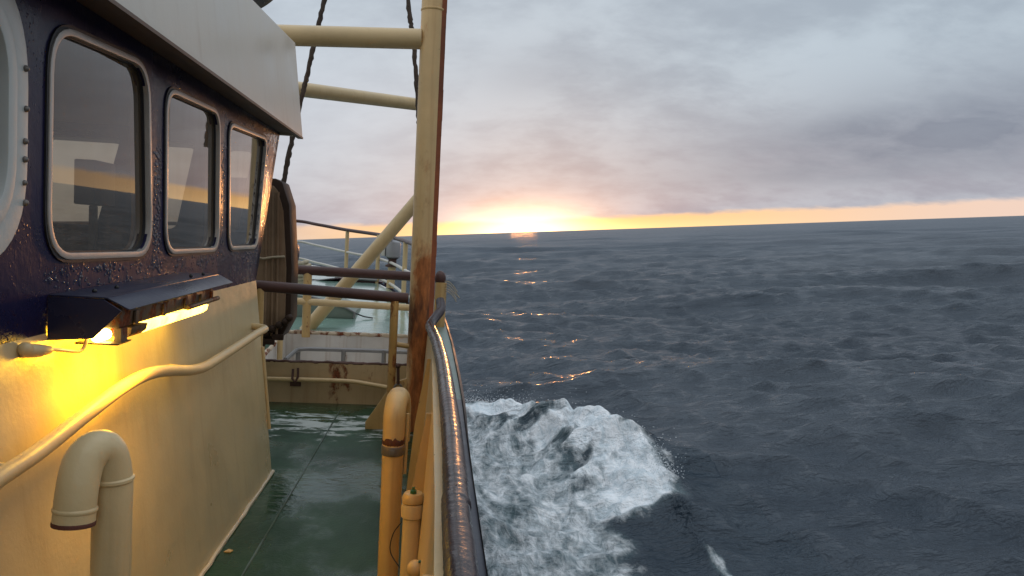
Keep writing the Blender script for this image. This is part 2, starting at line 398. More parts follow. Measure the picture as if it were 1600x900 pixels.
BASE = {}
def thing(name, label, cat, loc, group=None):
    o = bpy.data.objects.new(name, None); o.empty_display_size = .1; COL.objects.link(o)
    o.matrix_world = SHIP @ Matrix.Translation(loc); o['label'] = label; o['category'] = cat
    if group: o['group'] = group
    BASE[o.name] = Vector(loc); return o
def part(name, mb, mat, parent, bevel=0.0, label=None, smooth=True):
    base = BASE[parent.name]
    o = bpy.data.objects.new(name, mb.mesh(name, mat, base, bevel, smooth)); COL.objects.link(o)
    o.parent = parent; BASE[o.name] = base
    if label: o['label'] = label
    return o
def single(name, mb, mat, label, cat, loc, bevel=0.0, group=None, smooth=True):
    o = bpy.data.objects.new(name, mb.mesh(name, mat, loc, bevel, smooth)); COL.objects.link(o)
    o.matrix_world = SHIP @ Matrix.Translation(loc); o['label'] = label; o['category'] = cat
    if group: o['group'] = group
    BASE[o.name] = Vector(loc); return o
def struct(name, mb, mat, loc=(0, 0, 0), bevel=0.0, label=None):
    o = bpy.data.objects.new(name, mb.mesh(name, mat, loc, bevel)); COL.objects.link(o)
    o.matrix_world = SHIP @ Matrix.Translation(loc); o['kind'] = 'structure'
    if label: o['label'] = label
    return o

# ================================================================== the sea
def sea_waves():
    rng = np.random.default_rng(11); out = []
    for i in range(130):
        L = .38 * (38 / .38) ** (i / 129) * rng.uniform(.93, 1.07)
        k = 2 * np.pi / L
        spread = .32 + .35 * np.exp(-L / 5)
        th = R(248) + rng.normal(0, spread)
        st = .047 * (.24 + .85 * np.exp(-((math.log(L / 1.3)) ** 2) / 1.7) + .42 * np.exp(-((math.log(L / 18)) ** 2) / .6))
        st *= 1.0 if L > 1.2 else 1.25
        out.append((k, np.cos(th), np.sin(th), st / k, rng.uniform(0, 2 * np.pi), L))
    return out
WAVES = sea_waves()
def sea_disp(x, y, res):
    h = np.zeros_like(x); ox = np.zeros_like(x); oy = np.zeros_like(x)
    for k, c, s, a, ph, L in WAVES:
        at_ = np.clip((L / np.maximum(res, 1e-3) - 2.2) / 1.5, 0, 1)
        if not np.any(at_ > 0): continue
        p = k * (x * c + y * s) + ph
        h += a * at_ * np.cos(p); q = -a * at_ * np.sin(p) * 1.1
        ox += q * c; oy += q * s
    return h, ox, oy
def smst(x, a, b):
    t = np.clip((x - a) / (b - a), 0, 1); return t * t * (3 - 2 * t)
# bow wave ridge: (y, x) along the crest, world metres
RY = np.array([6.0, 8.0, 9.2, 9.9, 10.6, 11.75, 13.5, 14.4, 15.3, 16.3, 17.0, 17.8, 19.0])
RX = np.array([4.3, 4.1, 3.95, 3.75, 3.65, 3.55, 3.30, 2.85, 2.2, 1.5, .8, .0, -.9])
RH = np.array([.05, .08, .10, .12, .18, .30, .42, .46, .46, .44, .42, .3, .1])
def bow_wave(x, y):
    cxr = np.interp(y, RY, RX); hh = np.interp(y, RY, RH)
    d = x - cxr
    ridge = hh * np.where(d > 0, np.exp(-(d / .55) ** 2), np.exp(-(d / 1.1) ** 2))
    trough = -.18 * np.exp(-((d + 2.0) / 1.2) ** 2) * smst(y, 4, 9) * (1 - smst(y, 14, 17))
    return ridge + trough
def mesh_from_grid(name, X, Y, Z, mat, closed=False, keep=None):
    n, m = X.shape
    co = np.stack([X, Y, Z], -1).reshape(-1, 3).astype(np.float32)
    i = np.arange(n - 1)[:, None] * m; j = np.arange(m if closed else m - 1)[None, :]
    j1 = (j + 1) % m
    q = np.stack([i + j, i + j1, i + m + j1, i + m + j], -1).reshape(-1, 4).astype(np.int32)
    if keep is not None: q = q[keep.reshape(-1)[q].any(1)]
    me = bpy.data.meshes.new(name)
    me.vertices.add(len(co)); me.vertices.foreach_set('co', co.ravel())
    me.loops.add(q.size); me.loops.foreach_set('vertex_index', q.ravel())
    me.polygons.add(len(q)); me.polygons.foreach_set('loop_start', np.arange(len(q), dtype=np.int32) * 4)
    me.polygons.foreach_set('loop_total', np.full(len(q), 4, np.int32))
    me.update(calc_edges=True); me.validate(); me.shade_smooth(); me.materials.append(mat)
    return me

def foam_fields(X, Y):
    cxr = np.interp(Y, RY, RX); d = X - cxr
    rg = np.random.default_rng(3); pn = np.zeros_like(X)
    for i in range(40):
        L = .22 * (2.6 / .22) ** rg.random(); t = rg.uniform(0, 6.28); k = 6.283 / L
        pn = pn + L ** .75 * np.sin(k * (X * np.cos(t) + Y * np.sin(t)) + rg.uniform(0, 6.28) + 1.2 * np.sin(.9 * X + 1.3 * Y + i))
    d0 = d; d = d + (.022 + .03 * smst(Y, 11.5, 14.0)) * pn
    brk = smst(Y, 9.9, 11.3)
    crest = np.where(d > 0, 1 - smst(d, -.10, .75), 1 - .58 * smst(-d, .35, 1.9)) * brk
    wash = (1 - smst(d, -1.5, -.45)) * .70 * smst(Y, 3, 7)
    wash = wash * (1 - .30 * smst(X, 1.9, 3.6) * (1 - smst(Y, 9.0, 11.0)))
    streak = np.exp(-((d0 + .008 * pn + .02 - .06 * np.sin(Y * 3.1)) / .10) ** 2) * (1 - smst(Y, 9.4, 10.6)) * smst(Y, 7.6, 9.2) * .76
    crest = crest * np.clip(.93 + .05 * pn, .62, 1.0)
    den = np.maximum(np.maximum(crest, wash), streak)
    reg = (1 - smst(X - cxr, .75, 1.4)) * smst(Y, 3.4, 4.4) * (1 - smst(Y, 18.2, 18.9))
    return den, reg
def water_nodes(nt, ob):
    c = mixc(nt, noise(nt, ob, .06, 4, .5).sst(.35, .65), (.016, .027, .040), (.026, .042, .058))
    h = noise(nt, mapping(nt, ob, (.7, 1.2, 1), rot=(0, 0, R(-25))), 1.5, 7, .66, dist=.6) * .10 + noise(nt, mapping(nt, ob, (.8, 1.2, 1)), 7, 5, .62, dist=.8) * .045 + noise(nt, mapping(nt, ob, (.6, 1.2, 1), rot=(0, 0, R(-20))), .35, 5, .6) * .35
    rg = (noise(nt, mapping(nt, ob, (.55, 1.25, 1), rot=(0, 0, R(-22))), .9, 5, .62, dist=.5) - .5).abs()
    rg2 = (noise(nt, mapping(nt, ob, (.6, 1.25, 1), rot=(0, 0, R(-15))), 3.4, 4, .62, dist=.5) - .5).abs()
    h = h - rg * 1.0 - rg2 * .24
    return c, h
def sea_mat():
    m = bpy.data.materials.new('sea_water'); m.use_nodes = True; nt = m.node_tree; b = nt.nodes['Principled BSDF']
    tc = nt.nodes.new('ShaderNodeTexCoord'); ob = tc.outputs['Object']
    c, h = water_nodes(nt, ob)
    ln = nt.nodes.new('ShaderNodeVectorMath'); ln.operation = 'LENGTH'; nt.links.new(ob, ln.inputs[0])
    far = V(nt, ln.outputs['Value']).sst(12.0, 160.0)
    wc = noise(nt, mapping(nt, ob, (.20, .55, 1)), 1.0, 9, .62, dist=.4)
    f = wc.sst(.735, .76)
    c = mixc(nt, f * .8, c, (.60, .63, .65))
    nt.links.new(c, b.inputs['Base Color']); setin(nt, b.inputs['Roughness'], f * .4 + .16 + far * .12)
    b.inputs['IOR'].default_value = 1.333; b.inputs['Specular IOR Level'].default_value = .5
    bp = nt.nodes.new('ShaderNodeBump'); bp.inputs['Strength'].default_value = 1.0; bp.inputs['Distance'].default_value = 1.25
    nt.links.new(h.s, bp.inputs['Height']); nt.links.new(bp.outputs[0], b.inputs['Normal'])
    # unresolved steep wave faces far out: part of the surface shows the dark water body instead of the mirror
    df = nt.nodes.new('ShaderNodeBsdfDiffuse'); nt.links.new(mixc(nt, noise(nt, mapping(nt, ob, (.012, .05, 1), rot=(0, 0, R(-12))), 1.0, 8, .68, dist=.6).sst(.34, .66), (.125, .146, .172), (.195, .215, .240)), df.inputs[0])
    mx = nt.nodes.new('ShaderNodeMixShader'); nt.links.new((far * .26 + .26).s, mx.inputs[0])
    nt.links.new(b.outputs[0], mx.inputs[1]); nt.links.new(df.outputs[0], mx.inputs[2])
    nt.links.new(mx.outputs[0], nt.nodes['Material Output'].inputs['Surface'])
    return m
def build_sea():
    th = [R(-14)]
    while th[-1] < R(44): th.append(th[-1] + .0018)
    th2 = [th[-1]]
    while th2[-1] < R(360 - 14) - .03: th2.append(th2[-1] + .035)
    th = np.array(th + th2[1:])
    r = np.concatenate([[.6, 1.5, 2.6], np.geomspace(3.6, 170, 640), np.geomspace(173.5, 14000, 225)])
    T, Rr = np.meshgrid(th, r)
    X = Rr * np.sin(T); Y = Rr * np.cos(T)
    dth = np.where(T < R(44), .0018, .035)
    res = np.maximum(np.maximum(Rr * dth, Rr * np.where(Rr < 172, .0061, .0195)), .10)
    h, ox, oy = sea_disp(X, Y, res)
    den, reg = foam_fields(X, Y)
    Z = h + bow_wave(X, Y) - .45 * smst(reg, .5, .85)
    o = bpy.data.objects.new('sea', mesh_from_grid('sea', X + ox, Y + oy, Z, sea_mat(), closed=True)); COL.objects.link(o)
    o['kind'] = 'structure'; o['label'] = 'choppy dark grey open sea reaching the horizon'
build_sea()

def foam_mat():
    m = bpy.data.materials.new('sea_foam'); m.use_nodes = True; nt = m.node_tree; b = nt.nodes['Principled BSDF']
    tc = nt.nodes.new('ShaderNodeTexCoord'); ob = tc.outputs['Object']
    at_ = nt.nodes.new('ShaderNodeAttribute'); at_.attribute_name = 'foam_amount'; den = V(nt, at_.outputs['Fac'])
    a = noise(nt, mapping(nt, ob, (1, .62, .6), rot=(0, 0, R(22))), 1.3, 9, .68, dist=1.2)
    c_ = noise(nt, mapping(nt, ob, (1, .5, .6), rot=(0, 0, R(18))), 4.5, 7, .72, dist=.9)
    v = nt.nodes.new('ShaderNodeTexVoronoi'); v.feature = 'DISTANCE_TO_EDGE'; v.inputs['Scale'].default_value = 2.6
    wv = nt.nodes.new('ShaderNodeVectorMath'); wv.operation = 'ADD'
    nt.links.new(mapping(nt, ob, (1, .7, .6)), wv.inputs[0])
    nz = nt.nodes.new('ShaderNodeTexNoise'); nz.inputs['Scale'].default_value = 1.9; nz.inputs['Detail'].default_value = 6; nt.links.new(ob, nz.inputs['Vector'])
    nt.links.new(nz.outputs['Color'], wv.inputs[1]); nt.links.new(wv.outputs[0], v.inputs['Vector'])
    lace = V(nt, v.outputs['Distance']).sst(.0, .22).inv()
    t = a * .62 + c_ * .33 + lace * .05
    th = den.inv() * .62 + .165
    al = ((t - th) * (1 / .27)).sst(0, 1)
    wc, wh_ = water_nodes(nt, ob)
    teal = mixc(nt, den.sst(.35, .85), wc, (.085, .135, .145))      # aerated water between the foam
    col = mixc(nt, al, teal, mixc(nt, c_.sst(.35, .62), (.62, .70, .74), (.92, .94, .95)))
    nt.links.new(col, b.inputs['Base Color']); setin(nt, b.inputs['Roughness'], al * .5 + .22)
    b.inputs['IOR'].default_value = 1.333
    bp = nt.nodes.new('ShaderNodeBump'); bp.inputs['Strength'].default_value = .8; bp.inputs['Distance'].default_value = 1.0
    hh = wh_ * .5 + t * al * .12
    nt.links.new(hh.s, bp.inputs['Height']); nt.links.new(bp.outputs[0], b.inputs['Normal'])
    return m
def build_foam():
    y = np.arange(3.0, 21.0, .04); x = np.arange(-.6, 7.6, .04)
    X, Y = np.meshgrid(x, y)
    h, ox, oy = sea_disp(X, Y, np.full_like(X, .12))
    den, reg = foam_fields(X, Y)
    rng = np.random.default_rng(5)
    lump = np.zeros_like(X)
    for i in range(70):
        L = .22 * (2.2 / .22) ** rng.random(); t = rng.uniform(0, 2 * np.pi); k = 2 * np.pi / L
        lump += .018 * L ** .8 * np.sin(k * (X * np.cos(t) + Y * np.sin(t)) + rng.uniform(0, 6.28) + .8 * np.sin(1.7 * X + 2.1 * Y + i))
    Z = h + bow_wave(X, Y) + .03 - .05 * (reg < .15) + den * .05 + np.clip(lump, -.15, .4) * smst(den, .3, 1) * .85
    me = mesh_from_grid('bow_wave_foam', X + ox, Y + oy, Z, foam_mat(), keep=(reg > .02))
    a = me.attributes.new('foam_amount', 'FLOAT', 'POINT')
    a.data.foreach_set('value', den.ravel().astype(np.float32))
    o = bpy.data.objects.new('bow_wave_foam', me); COL.objects.link(o)
    o['kind'] = 'stuff'; o['label'] = 'white foam of the breaking bow wave beside the hull'; o['category'] = 'foam'
    # spray thrown from the crest
    rng = np.random.default_rng(9); vs = []; fs = []
    tet = np.array([(1, 1, 1), (1, -1, -1), (-1, 1, -1), (-1, -1, 1)], float)
    for i in range(9000):
        yy = rng.uniform(11.6, 17.6); xx = np.interp(yy, RY, RX) + rng.normal(.12, .17)
        base = float(bow_wave(np.array([xx]), np.array([yy]))[0]) + .1
        zz = base - .08 + rng.exponential(.085); xx += (zz - base) * .5
        s = (.0012 + .0062 * rng.random() ** 3)
        q = np.linalg.qr(rng.normal(size=(3, 3)))[0]
        p = (tet @ q.T) * s * np.array([1, 1.6, 1]) + (xx, yy, zz); o0 = len(vs); vs += [tuple(v) for v in p]
        fs += [(o0, o0 + 1, o0 + 2), (o0, o0 + 2, o0 + 3), (o0, o0 + 3, o0 + 1), (o0 + 1, o0 + 3, o0 + 2)]
    me = bpy.data.meshes.new('sea_spray'); me.from_pydata(vs, [], fs)
    me.materials.append(paint('spray_water', (.72, .75, .77), .5, .05, .0))
    o = bpy.data.objects.new('sea_spray', me); COL.objects.link(o)
    o['kind'] = 'stuff'; o['label'] = 'fine spray thrown up along the breaking bow wave'; o['category'] = 'spray'
build_foam()

# ================================================================== hull and decks
XC = -3.2                                       # centreline
HY = [-9, -6, -2, 2, 5, 6.3, 8, 9.6, 12.3, 14.0, 15.4, 16.5, 17.4, 18.0, 18.3]
HX = [-.1, .10, .12, .12, .09, .06, .0, -.10, -.44, -.80, -1.25, -1.75, -2.3, -2.8, -3.15]
def hullx(y): return float(np.interp(y, HY, HX))
FZ0, FZS = .385, .048
def fz(y): return FZ0 + FZS * (y - 9.35)        # raised foredeck rises ahead
def deck_strip(ys, zf, inset=.02, th=.06):
    mb = MB(); vs = []; fs = []
    for y in ys:
        xs = hullx(y) - inset
        for t in np.linspace(0, 1, 9):
            x = xs + (2 * XC - 2 * xs) * t; vs.append((x, y, zf(y)))
    for i in range(len(ys) - 1):
        for j in range(8): fs.append((i * 9 + j, i * 9 + j + 1, (i + 1) * 9 + j + 1, (i + 1) * 9 + j))
    mb.add(vs, fs); return mb
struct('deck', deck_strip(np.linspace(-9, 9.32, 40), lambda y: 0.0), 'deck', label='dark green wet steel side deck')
fd = deck_strip(np.linspace(9.36, 18.28, 40), fz)
fd.box((2 * XC + .15, 9.345, .0), (-.14, 9.358, .384))
struct('foredeck', fd, 'foredeck', label='pale green wet foredeck')

hull = thing('ship_hull', 'dark navy hull of the ship under the wet rail', 'hull', (XC, 4, -3.0))
mb = MB(); ys = np.concatenate([np.linspace(-9, 9, 10), np.linspace(9.3, 18.3, 22)]); vs = []; fs = []
for sgn in (1, -1):
    o0 = len(vs)
    for y in ys:
        hx = hullx(y) - XC
        top = .0 if y < 9.3 else fz(y) + .02
        for zz, fl in ((top - .01, 1.0), (-1.0, .97), (-2.2, .90), (-4.0, .75)):
            flare = fl if y < 9 else fl - (1 - fl) * (y - 9) * .10
            vs.append((XC + sgn * (hx + .035) * flare, y - (0 if y < 15 else (1 - fl) * (y - 15) * .5), zz))
    for i in range(len(ys) - 1):
        for j in range(3): fs.append((o0 + i * 4 + j, o0 + i * 4 + j + 1, o0 + (i + 1) * 4 + j + 1, o0 + (i + 1) * 4 + j))
mb.add(vs, fs); part('hull_plating', mb, 'hull', hull)
# bulwark (inner face cream, outer pale green top strip, dark rubbing edge)
bw = thing('bulwark', 'cream painted bulwark plate along the starboard deck edge', 'bulwark', (0, 3, 0))
def near(y): return 1.0 if y > 3.4 else (.0 if y < 2.2 else (y - 2.2) / 1.2)
def wallstrip(ys, prof, taper=False):
    """closed cross-section prof [(dx, z)] swept along the starboard hull line"""
    mb = MB(); n = len(prof); vs = [(hullx(y) + (p[0] * near(y) + .018 * (1 - near(y)) if taper and p[0] > .03 else p[0]), y, p[1]) for y in ys for p in prof]; fs = []
    for i in range(len(ys) - 1):
        for j in range(n): fs.append((i * n + j, i * n + (j + 1) % n, (i + 1) * n + (j + 1) % n, (i + 1) * n + j))
    fs += [tuple(range(n)), tuple(range((len(ys) - 1) * n, len(ys) * n))[::-1]]
    return mb.add(vs, fs)
ysb = np.concatenate([np.linspace(-8.8, 5, 24), np.linspace(5.3, 9.3, 12)])
part('inner_plate', wallstrip(ysb, [(-.150, .001), (-.105, .001), (-.055, .955), (-.095, .955)]), 'cream', bw)
part('outer_plate', wallstrip(np.linspace(-8.8, 3.3, 20), [(-.05, -.10), (.035, -.10), (.035, .93), (-.05, .93)], True), 'hull', bw)
part('outer_plate', wallstrip(np.concatenate([np.linspace(3.301, 5, 6), np.linspace(5.3, 9.3, 12)]), [(-.05, -.10), (.035, -.10), (.035, .93), (-.05, .93)], True), 'pale_green', bw, label='pale green outer plate beyond the wet rail')
part('rubbing_strake', wallstrip(ysb, [(.037, .86), (.050, .87), (.051, .935), (.037, .945)], True), 'rubber', bw, bevel=.0)
for y in (-3.2, -.8, 1.62, 3.15, 4.55):
    mb = MB(); x0 = hullx(y) - .148
    mb.prism([(x0, .002), (x0 - .07, .002), (x0 - .03, .5), (x0 + .03, .90), (x0 + .05, .90)], 'y', y, y + .012)
    part('stiffener', mb, 'cream_rust', bw)

# cap rail: dark wet wrapped tube with its S-bend at the forward end
def capz(y): return 1.0
cp_ = [(.115, -8.5, 1.0), (.11, -3, 1.0)]
for (px, py) in ((721, 900), (714, 790), (707, 690), (699, 620), (692, 570), (683, 535)):
    p = at(px, py, z=1.0); cp_.append((p.x, p.y, p.z))
path = smooth_path(cp_, 8)
p1 = at(671, 508, y=5.55); p2 = at(690, 484, y=5.75); p3 = at(688, 470, y=5.85)
path = path[:-1] + fillet_path([path[-1], p1, p2, p3], .10, 6)
cr = thing('cap_rail', 'dark wet wrapped handrail along the top of the bulwark', 'rail', (.07, 3, 1.0))
dense = [path[0]]
for a_, b_ in zip(path, path[1:]):
    k = max(1, int((b_ - a_).length / .011)) if a_.y > .9 else 1
    dense += [a_.lerp(b_, t_ / k) for t_ in range(1, k + 1)]
rad = []; acc = 0; step = .07; nxt = .07
for i, p in enumerate(dense):
    if i: acc += (p - dense[i - 1]).length
    if acc > nxt: nxt += random.uniform(.05, .10)
    rad.append(.0345 + .0014 * math.exp(-((nxt - acc) / .012) ** 2) + random.uniform(-.0003, .0003))
part('rail_tube', MB().tube(dense, rad, 18, wob=.012), 'cap_rail', cr)

# short post with a round knob that carries the front end of the cap rail
kp = thing('rail_end_post', 'cream post with a round brown knob at the forward end of the wet rail', 'post', (.02, 6.0, 0))
p = at(688, 470, y=5.95)
part('post_tube', MB().tube([(p.x - .01, 5.95, .02), (p.x + .0, 5.95, 1.28)], .045, 12), 'cream_rust', kp)
pk = at(688, 435, y=5.95)
part('knob', MB().ball((pk.x, 5.95, pk.z), .045, 14, 10, (1, 1, 1.35)), 'brown_rail', kp)
fr = MB()
for i in range(5):
    a = random.uniform(-.3, .9); L = random.uniform(.05, .13)
    s = Vector((pk.x + .03, 5.93, pk.z - .02 - .02 * i))
    fr.tube(smooth_path([s, s + Vector((.035, -.02, .0)), s + Vector((.05 + .3 * L, -.02, -.4 * L)), s + Vector((.05 + L * .7, -.02, -L * (.8 + a * .3)))], 5), .0035, 6)
o = single('frayed_rope', fr, 'pale_rope', 'frayed pale rope ends tied to the knobbed cream post', 'rope', tuple(pk))

# ================================================================== wheelhouse
WX, BZ, TZ = -1.17, 1.29, 2.33
YB, YF0, YF1 = -3.5, 5.10, 5.70                 # back, front at the border, front at the top
PX = 2 * XC - WX                                # port wall
wh = thing('wheelhouse', 'wheelhouse with navy upper walls, cream lower walls and grey roof edge', 'wheelhouse', (-3.2, 1, 0))
# cream lower walls (tumblehome), closed box without lid
mb = MB()
a = [(-1.03, YB, .0), (-1.03, 5.10, .0), (2 * XC + 1.03, 5.10, .0), (2 * XC + 1.03, YB, .0)]
b = [(WX, YB, BZ), (WX, YF0, BZ), (PX, YF0, BZ), (PX, YB, BZ)]
NS = 14
vs = []; fs = []
for k in range(NS + 1):
    t = k / NS
    for i in range(4):
        q = Vector(a[i]).lerp(Vector(b[i]), t); vs.append(q)
for k in range(NS):
    for i in range(4): fs.append((k * 4 + i, k * 4 + (i + 1) % 4, (k + 1) * 4 + (i + 1) % 4, (k + 1) * 4 + i))
mb.add(vs, fs); part('lower_wall', mb, 'cream_wall', wh)
def lowx(z): return -1.03 + (WX + 1.03) * z / BZ
part('weld_bead', MB().tube([(-1.022 + random.uniform(-.003, .003), y, .008) for y in np.linspace(YB, 5.12, 90)], .011, 8, wob=.2), 'bead', wh)
part('corner_strip', MB().tube([(lowx(z) + .006, 5.105, z) for z in np.linspace(.3, .85, 8)], .012, 8), 'cream', wh)

def rrect(c4, r, n=7):
    """rounded outline of a quad given in 2-D"""
    out = []
    for i in range(4):
        p, a_, b_ = Vector(c4[i]), Vector(c4[i - 1]), Vector(c4[(i + 1) % 4])
        da = (a_ - p); db = (b_ - p); k = min(r, da.length * .45, db.length * .45)
        s, e = p + da.normalized() * k, p + db.normalized() * k
        for j in range(n + 1):
            t = j / n; out.append(s * (1 - t) ** 2 + p * 2 * t * (1 - t) + e * t * t)
    return out
def inset(c4, d):
    c = [Vector(p) for p in c4]; n = 4; out = []
    area = sum(c[i].x * c[(i + 1) % n].y - c[(i + 1) % n].x * c[i].y for i in range(n)); sg = 1 if area > 0 else -1
    for i in range(n):
        e0 = (c[i] - c[i - 1]).normalized(); e1 = (c[(i + 1) % n] - c[i]).normalized()
        n0 = Vector((-e0.y, e0.x)) * sg; n1 = Vector((-e1.y, e1.x)) * sg
        bis = (n0 + n1).normalized(); out.append(c[i] + bis * (d / max(.3, bis.dot(n0))))
    return out
def plate_with_holes(outer, holes, to3, th, mat, parent, name):
    bm = bmesh.new()
    for loop in [outer] + holes:
        v = [bm.verts.new((p[0], p[1], 0)) for p in loop]
        for i in range(len(v)): bm.edges.new((v[i], v[(i + 1) % len(v)]))
    bmesh.ops.triangle_fill(bm, edges=bm.edges[:], use_beauty=True)
    vs = [Vector(v.co) for v in bm.verts]; bm.verts.index_update()
    fs = [tuple(v.index for v in f.verts) for f in bm.faces]
    edges = [(e.verts[0].index, e.verts[1].index) for e in bm.edges if len(e.link_faces) == 1]; bm.free()
    n = len(vs); mb = MB()
    V3 = [to3(p.x, p.y, 0) for p in vs] + [to3(p.x, p.y, -th) for p in vs]
    mb.add(V3, fs + [tuple(i + n for i in f[::-1]) for f in fs] + [(a, b, b + n, a + n) for a, b in edges])
    return part(name, mb, mat, parent)
def ring(loop_o, loop_i, to3, d0, d1, mb=None):
    """frame ring between two matching outlines, from depth d0 to d1"""
    mb = mb or MB(); n = len(loop_o)
    vs = [to3(p.x, p.y, d0) for p in loop_o] + [to3(p.x, p.y, d1) for p in loop_o] + [to3(p.x, p.y, d1) for p in loop_i] + [to3(p.x, p.y, d0) for p in loop_i]
    fs = []
    for k in range(4):
        for i in range(n): fs.append((k * n + i, k * n + (i + 1) % n, ((k + 1) % 4) * n + (i + 1) % n, ((k + 1) % 4) * n + i))
    return mb.add(vs, fs)
side3 = lambda y, z, d: Vector((WX + d, y, z))
def Wp(*pts): return [(at(px, py, x=WX).y, at(px, py, x=WX).z) for px, py in pts]
side_w = [Wp((68, 409), (236, 402), (232, 98), (74, 27)), Wp((255, 399), (341, 394), (343, 172), (257, 131)), Wp((355, 392), (401, 389), (417, 214), (356, 188))]
side_w = [[Vector(p) for p in q] for q in side_w]
# the large riveted window in the frame at the left edge
big = [Vector((1.10, 1.50)), Vector((2.27, 1.50)), Vector((2.27, 2.30)), Vector((1.10, 2.30))]
rads = [.15, .12, .10]
outer = [(YB, BZ), (YF0, BZ), (YF1, TZ), (YB, TZ)]
holes = [rrect(inset(q, .022), r) for q, r in zip(side_w, rads)] + [rrect(inset(big, .05), .22)]
plate_with_holes(outer, holes, side3, .05, 'blue', wh, 'upper_wall')
plate_with_holes(outer, holes, lambda y, z, d: Vector((WX - .054 + d, y, z)), .012, 'interior', wh, 'wall_lining')
for q, r in zip(side_w, rads):
    li = rrect(inset(q, .025), r - .014); lg = rrect(inset(q, -.007), r + .012)
    wdw = part('window', ring(rrect(inset(q, .004), r + .006), li, side3, -.03, .010), 'alu', wh, bevel=.002)
    part('gasket', ring(lg, rrect(inset(q, .0035), r + .005), side3, -.005, .006), 'rubber', wdw)
    il = rrect(inset(q, .031), r - .020)
    part('inner_seal', ring(li, il, side3, -.028, -.010), 'rubber', wdw)
    pl = rrect(inset(q, .028), r - .017)
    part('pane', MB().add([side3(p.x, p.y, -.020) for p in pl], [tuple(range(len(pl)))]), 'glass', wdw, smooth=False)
# riveted frame
fb = part('window', ring(rrect(big, .30, 10), rrect(inset(big, .075), .23, 10), side3, -.02, .016), 'white_frame', wh, bevel=.004, label='large window with a broad riveted white frame')
part('inner_frame', ring(rrect(inset(big, .077), .228, 10), rrect(inset(big, .12), .19, 10), side3, -.03, .028), 'white_frame', fb, bevel=.005)
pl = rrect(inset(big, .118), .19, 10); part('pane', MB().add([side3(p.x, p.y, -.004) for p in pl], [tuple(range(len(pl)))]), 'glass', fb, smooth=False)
for zz in (1.68, 1.735, 1.80, 1.85, 1.94, 2.05): part('rivet', MB().ball((WX + .018, 2.250 + random.uniform(-.004, .004), zz), random.uniform(.007, .010), 10, 6), 'steel', fb)
for yy in np.linspace(1.35, 2.05, 8): part('rivet', MB().ball((WX + .018, yy, 1.53), .009, 10, 6), 'steel', fb)
# raked front wall with its windows, port and back walls, floor, ceiling
fl_ = Vector((0, YF1 - YF0, TZ - BZ)); fn = Vector((0, TZ - BZ, -(YF1 - YF0))).normalized(); fh = fl_.length; fu = fl_.normalized()
front3 = lambda x, s, d: Vector((x, YF0, BZ)) + fu * s + fn * d
fw_ = []
for (x0, x1) in ((-1.32, -1.52), (-1.72, -1.98), (-2.22, -2.86), (-3.08, -3.75), (-3.95, -4.6)):
    fw_.append([Vector((x0, .32)), Vector((x0, fh - .16)), Vector((x1, fh - .16)), Vector((x1, .32))])
plate_with_holes([(WX, 0), (WX, fh), (PX, fh), (PX, 0)], [rrect(q, .06) for q in fw_], front3, .06, 'blue', wh, 'front_wall')
for q in fw_:
    wdw = part('window', ring(rrect(inset(q, -.02), .07), rrect(inset(q, .012), .055), front3, -.03, .015), 'alu', wh)
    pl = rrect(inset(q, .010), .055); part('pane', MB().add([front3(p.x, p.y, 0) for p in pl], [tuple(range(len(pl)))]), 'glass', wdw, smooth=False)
mb = MB(); mb.box((PX, YB, BZ), (PX + .05, YF0, TZ)); mb.prism([(YF0, BZ), (YF1, TZ), (YF0, TZ)], 'x', PX, PX + .05); mb.box((PX + .05, YB, BZ), (WX - .06, YB + .05, TZ))
part('far_wall', mb, 'blue', wh)
mb = MB(); mb.box((PX + .06, YB + .06, BZ - .05), (WX - .075, YF0 - .02, BZ - .01)); mb.box((PX + .06, YB + .06, TZ - .03), (WX - .075, YF1 - .08, TZ - .005))
mb.box((-2.3, -.5, BZ), (-2.25, 3.3, TZ - .03)); mb.box((-4.6, YF0 - .5, BZ), (-2.55, YF0 - .1, 1.52))
part('cabin_lining', mb, 'interior', wh)
mb = MB(); mb.box((-2.10, 4.62, 1.72), (-1.98, 4.9, 1.98)); mb.box((-2.06, 4.72, BZ), (-2.02, 4.76, 1.72))
part('console', mb, 'black', wh, bevel=.01)
mb = MB().box((-3.0, 4.5, 1.85), (-2.62, 4.8, 2.12)).box((-2.95, 4.55, 2.1), (-2.67, 4.6, TZ))
part('radar_screen', mb, 'black', wh, bevel=.01)
# roof with its deep grey fascia
RX0, RX1 = -1.015, -1.09
def roofz(y): return 2.99 - .06 * (5.74 - y)
mb = MB()
th = .03
mb.hexa([(RX0, YB, 2.315), (RX0, 5.74, 2.315), (RX1, 5.74, 2.99), (RX1, YB, roofz(YB)),
         (RX0 - th, YB, 2.318), (RX0 - th, 5.71, 2.318), (RX1 - th, 5.71, 2.985), (RX1 - th, YB, roofz(YB) - .005)])
xp0, xp1 = 2 * XC - RX0, 2 * XC - RX1
mb.hexa([(RX0 - th - .002, 5.74, 2.316), (xp0, 5.74, 2.316), (xp1, 5.74, 2.988), (RX1 - th - .002, 5.74, 2.988),
         (RX0 - th - .002, 5.712, 2.318), (xp0, 5.712, 2.318), (xp1, 5.712, 2.986), (RX1 - th - .002, 5.712, 2.986)])
part('roof_fascia', mb, 'grey_white', wh, bevel=.004)
mb = MB(); mb.hexa([(RX1 - th - .003, YB, roofz(YB) - .06), (RX1 - th - .003, 5.70, 2.93), (xp1, 5.70, 2.93), (xp1, YB, roofz(YB) - .06),
                    (RX1 - th - .003, YB, roofz(YB) - .02), (RX1 - th - .003, 5.70, 2.97), (xp1, 5.70, 2.97), (xp1, YB, roofz(YB) - .02)])
part('roof', mb, 'grey_white', wh)
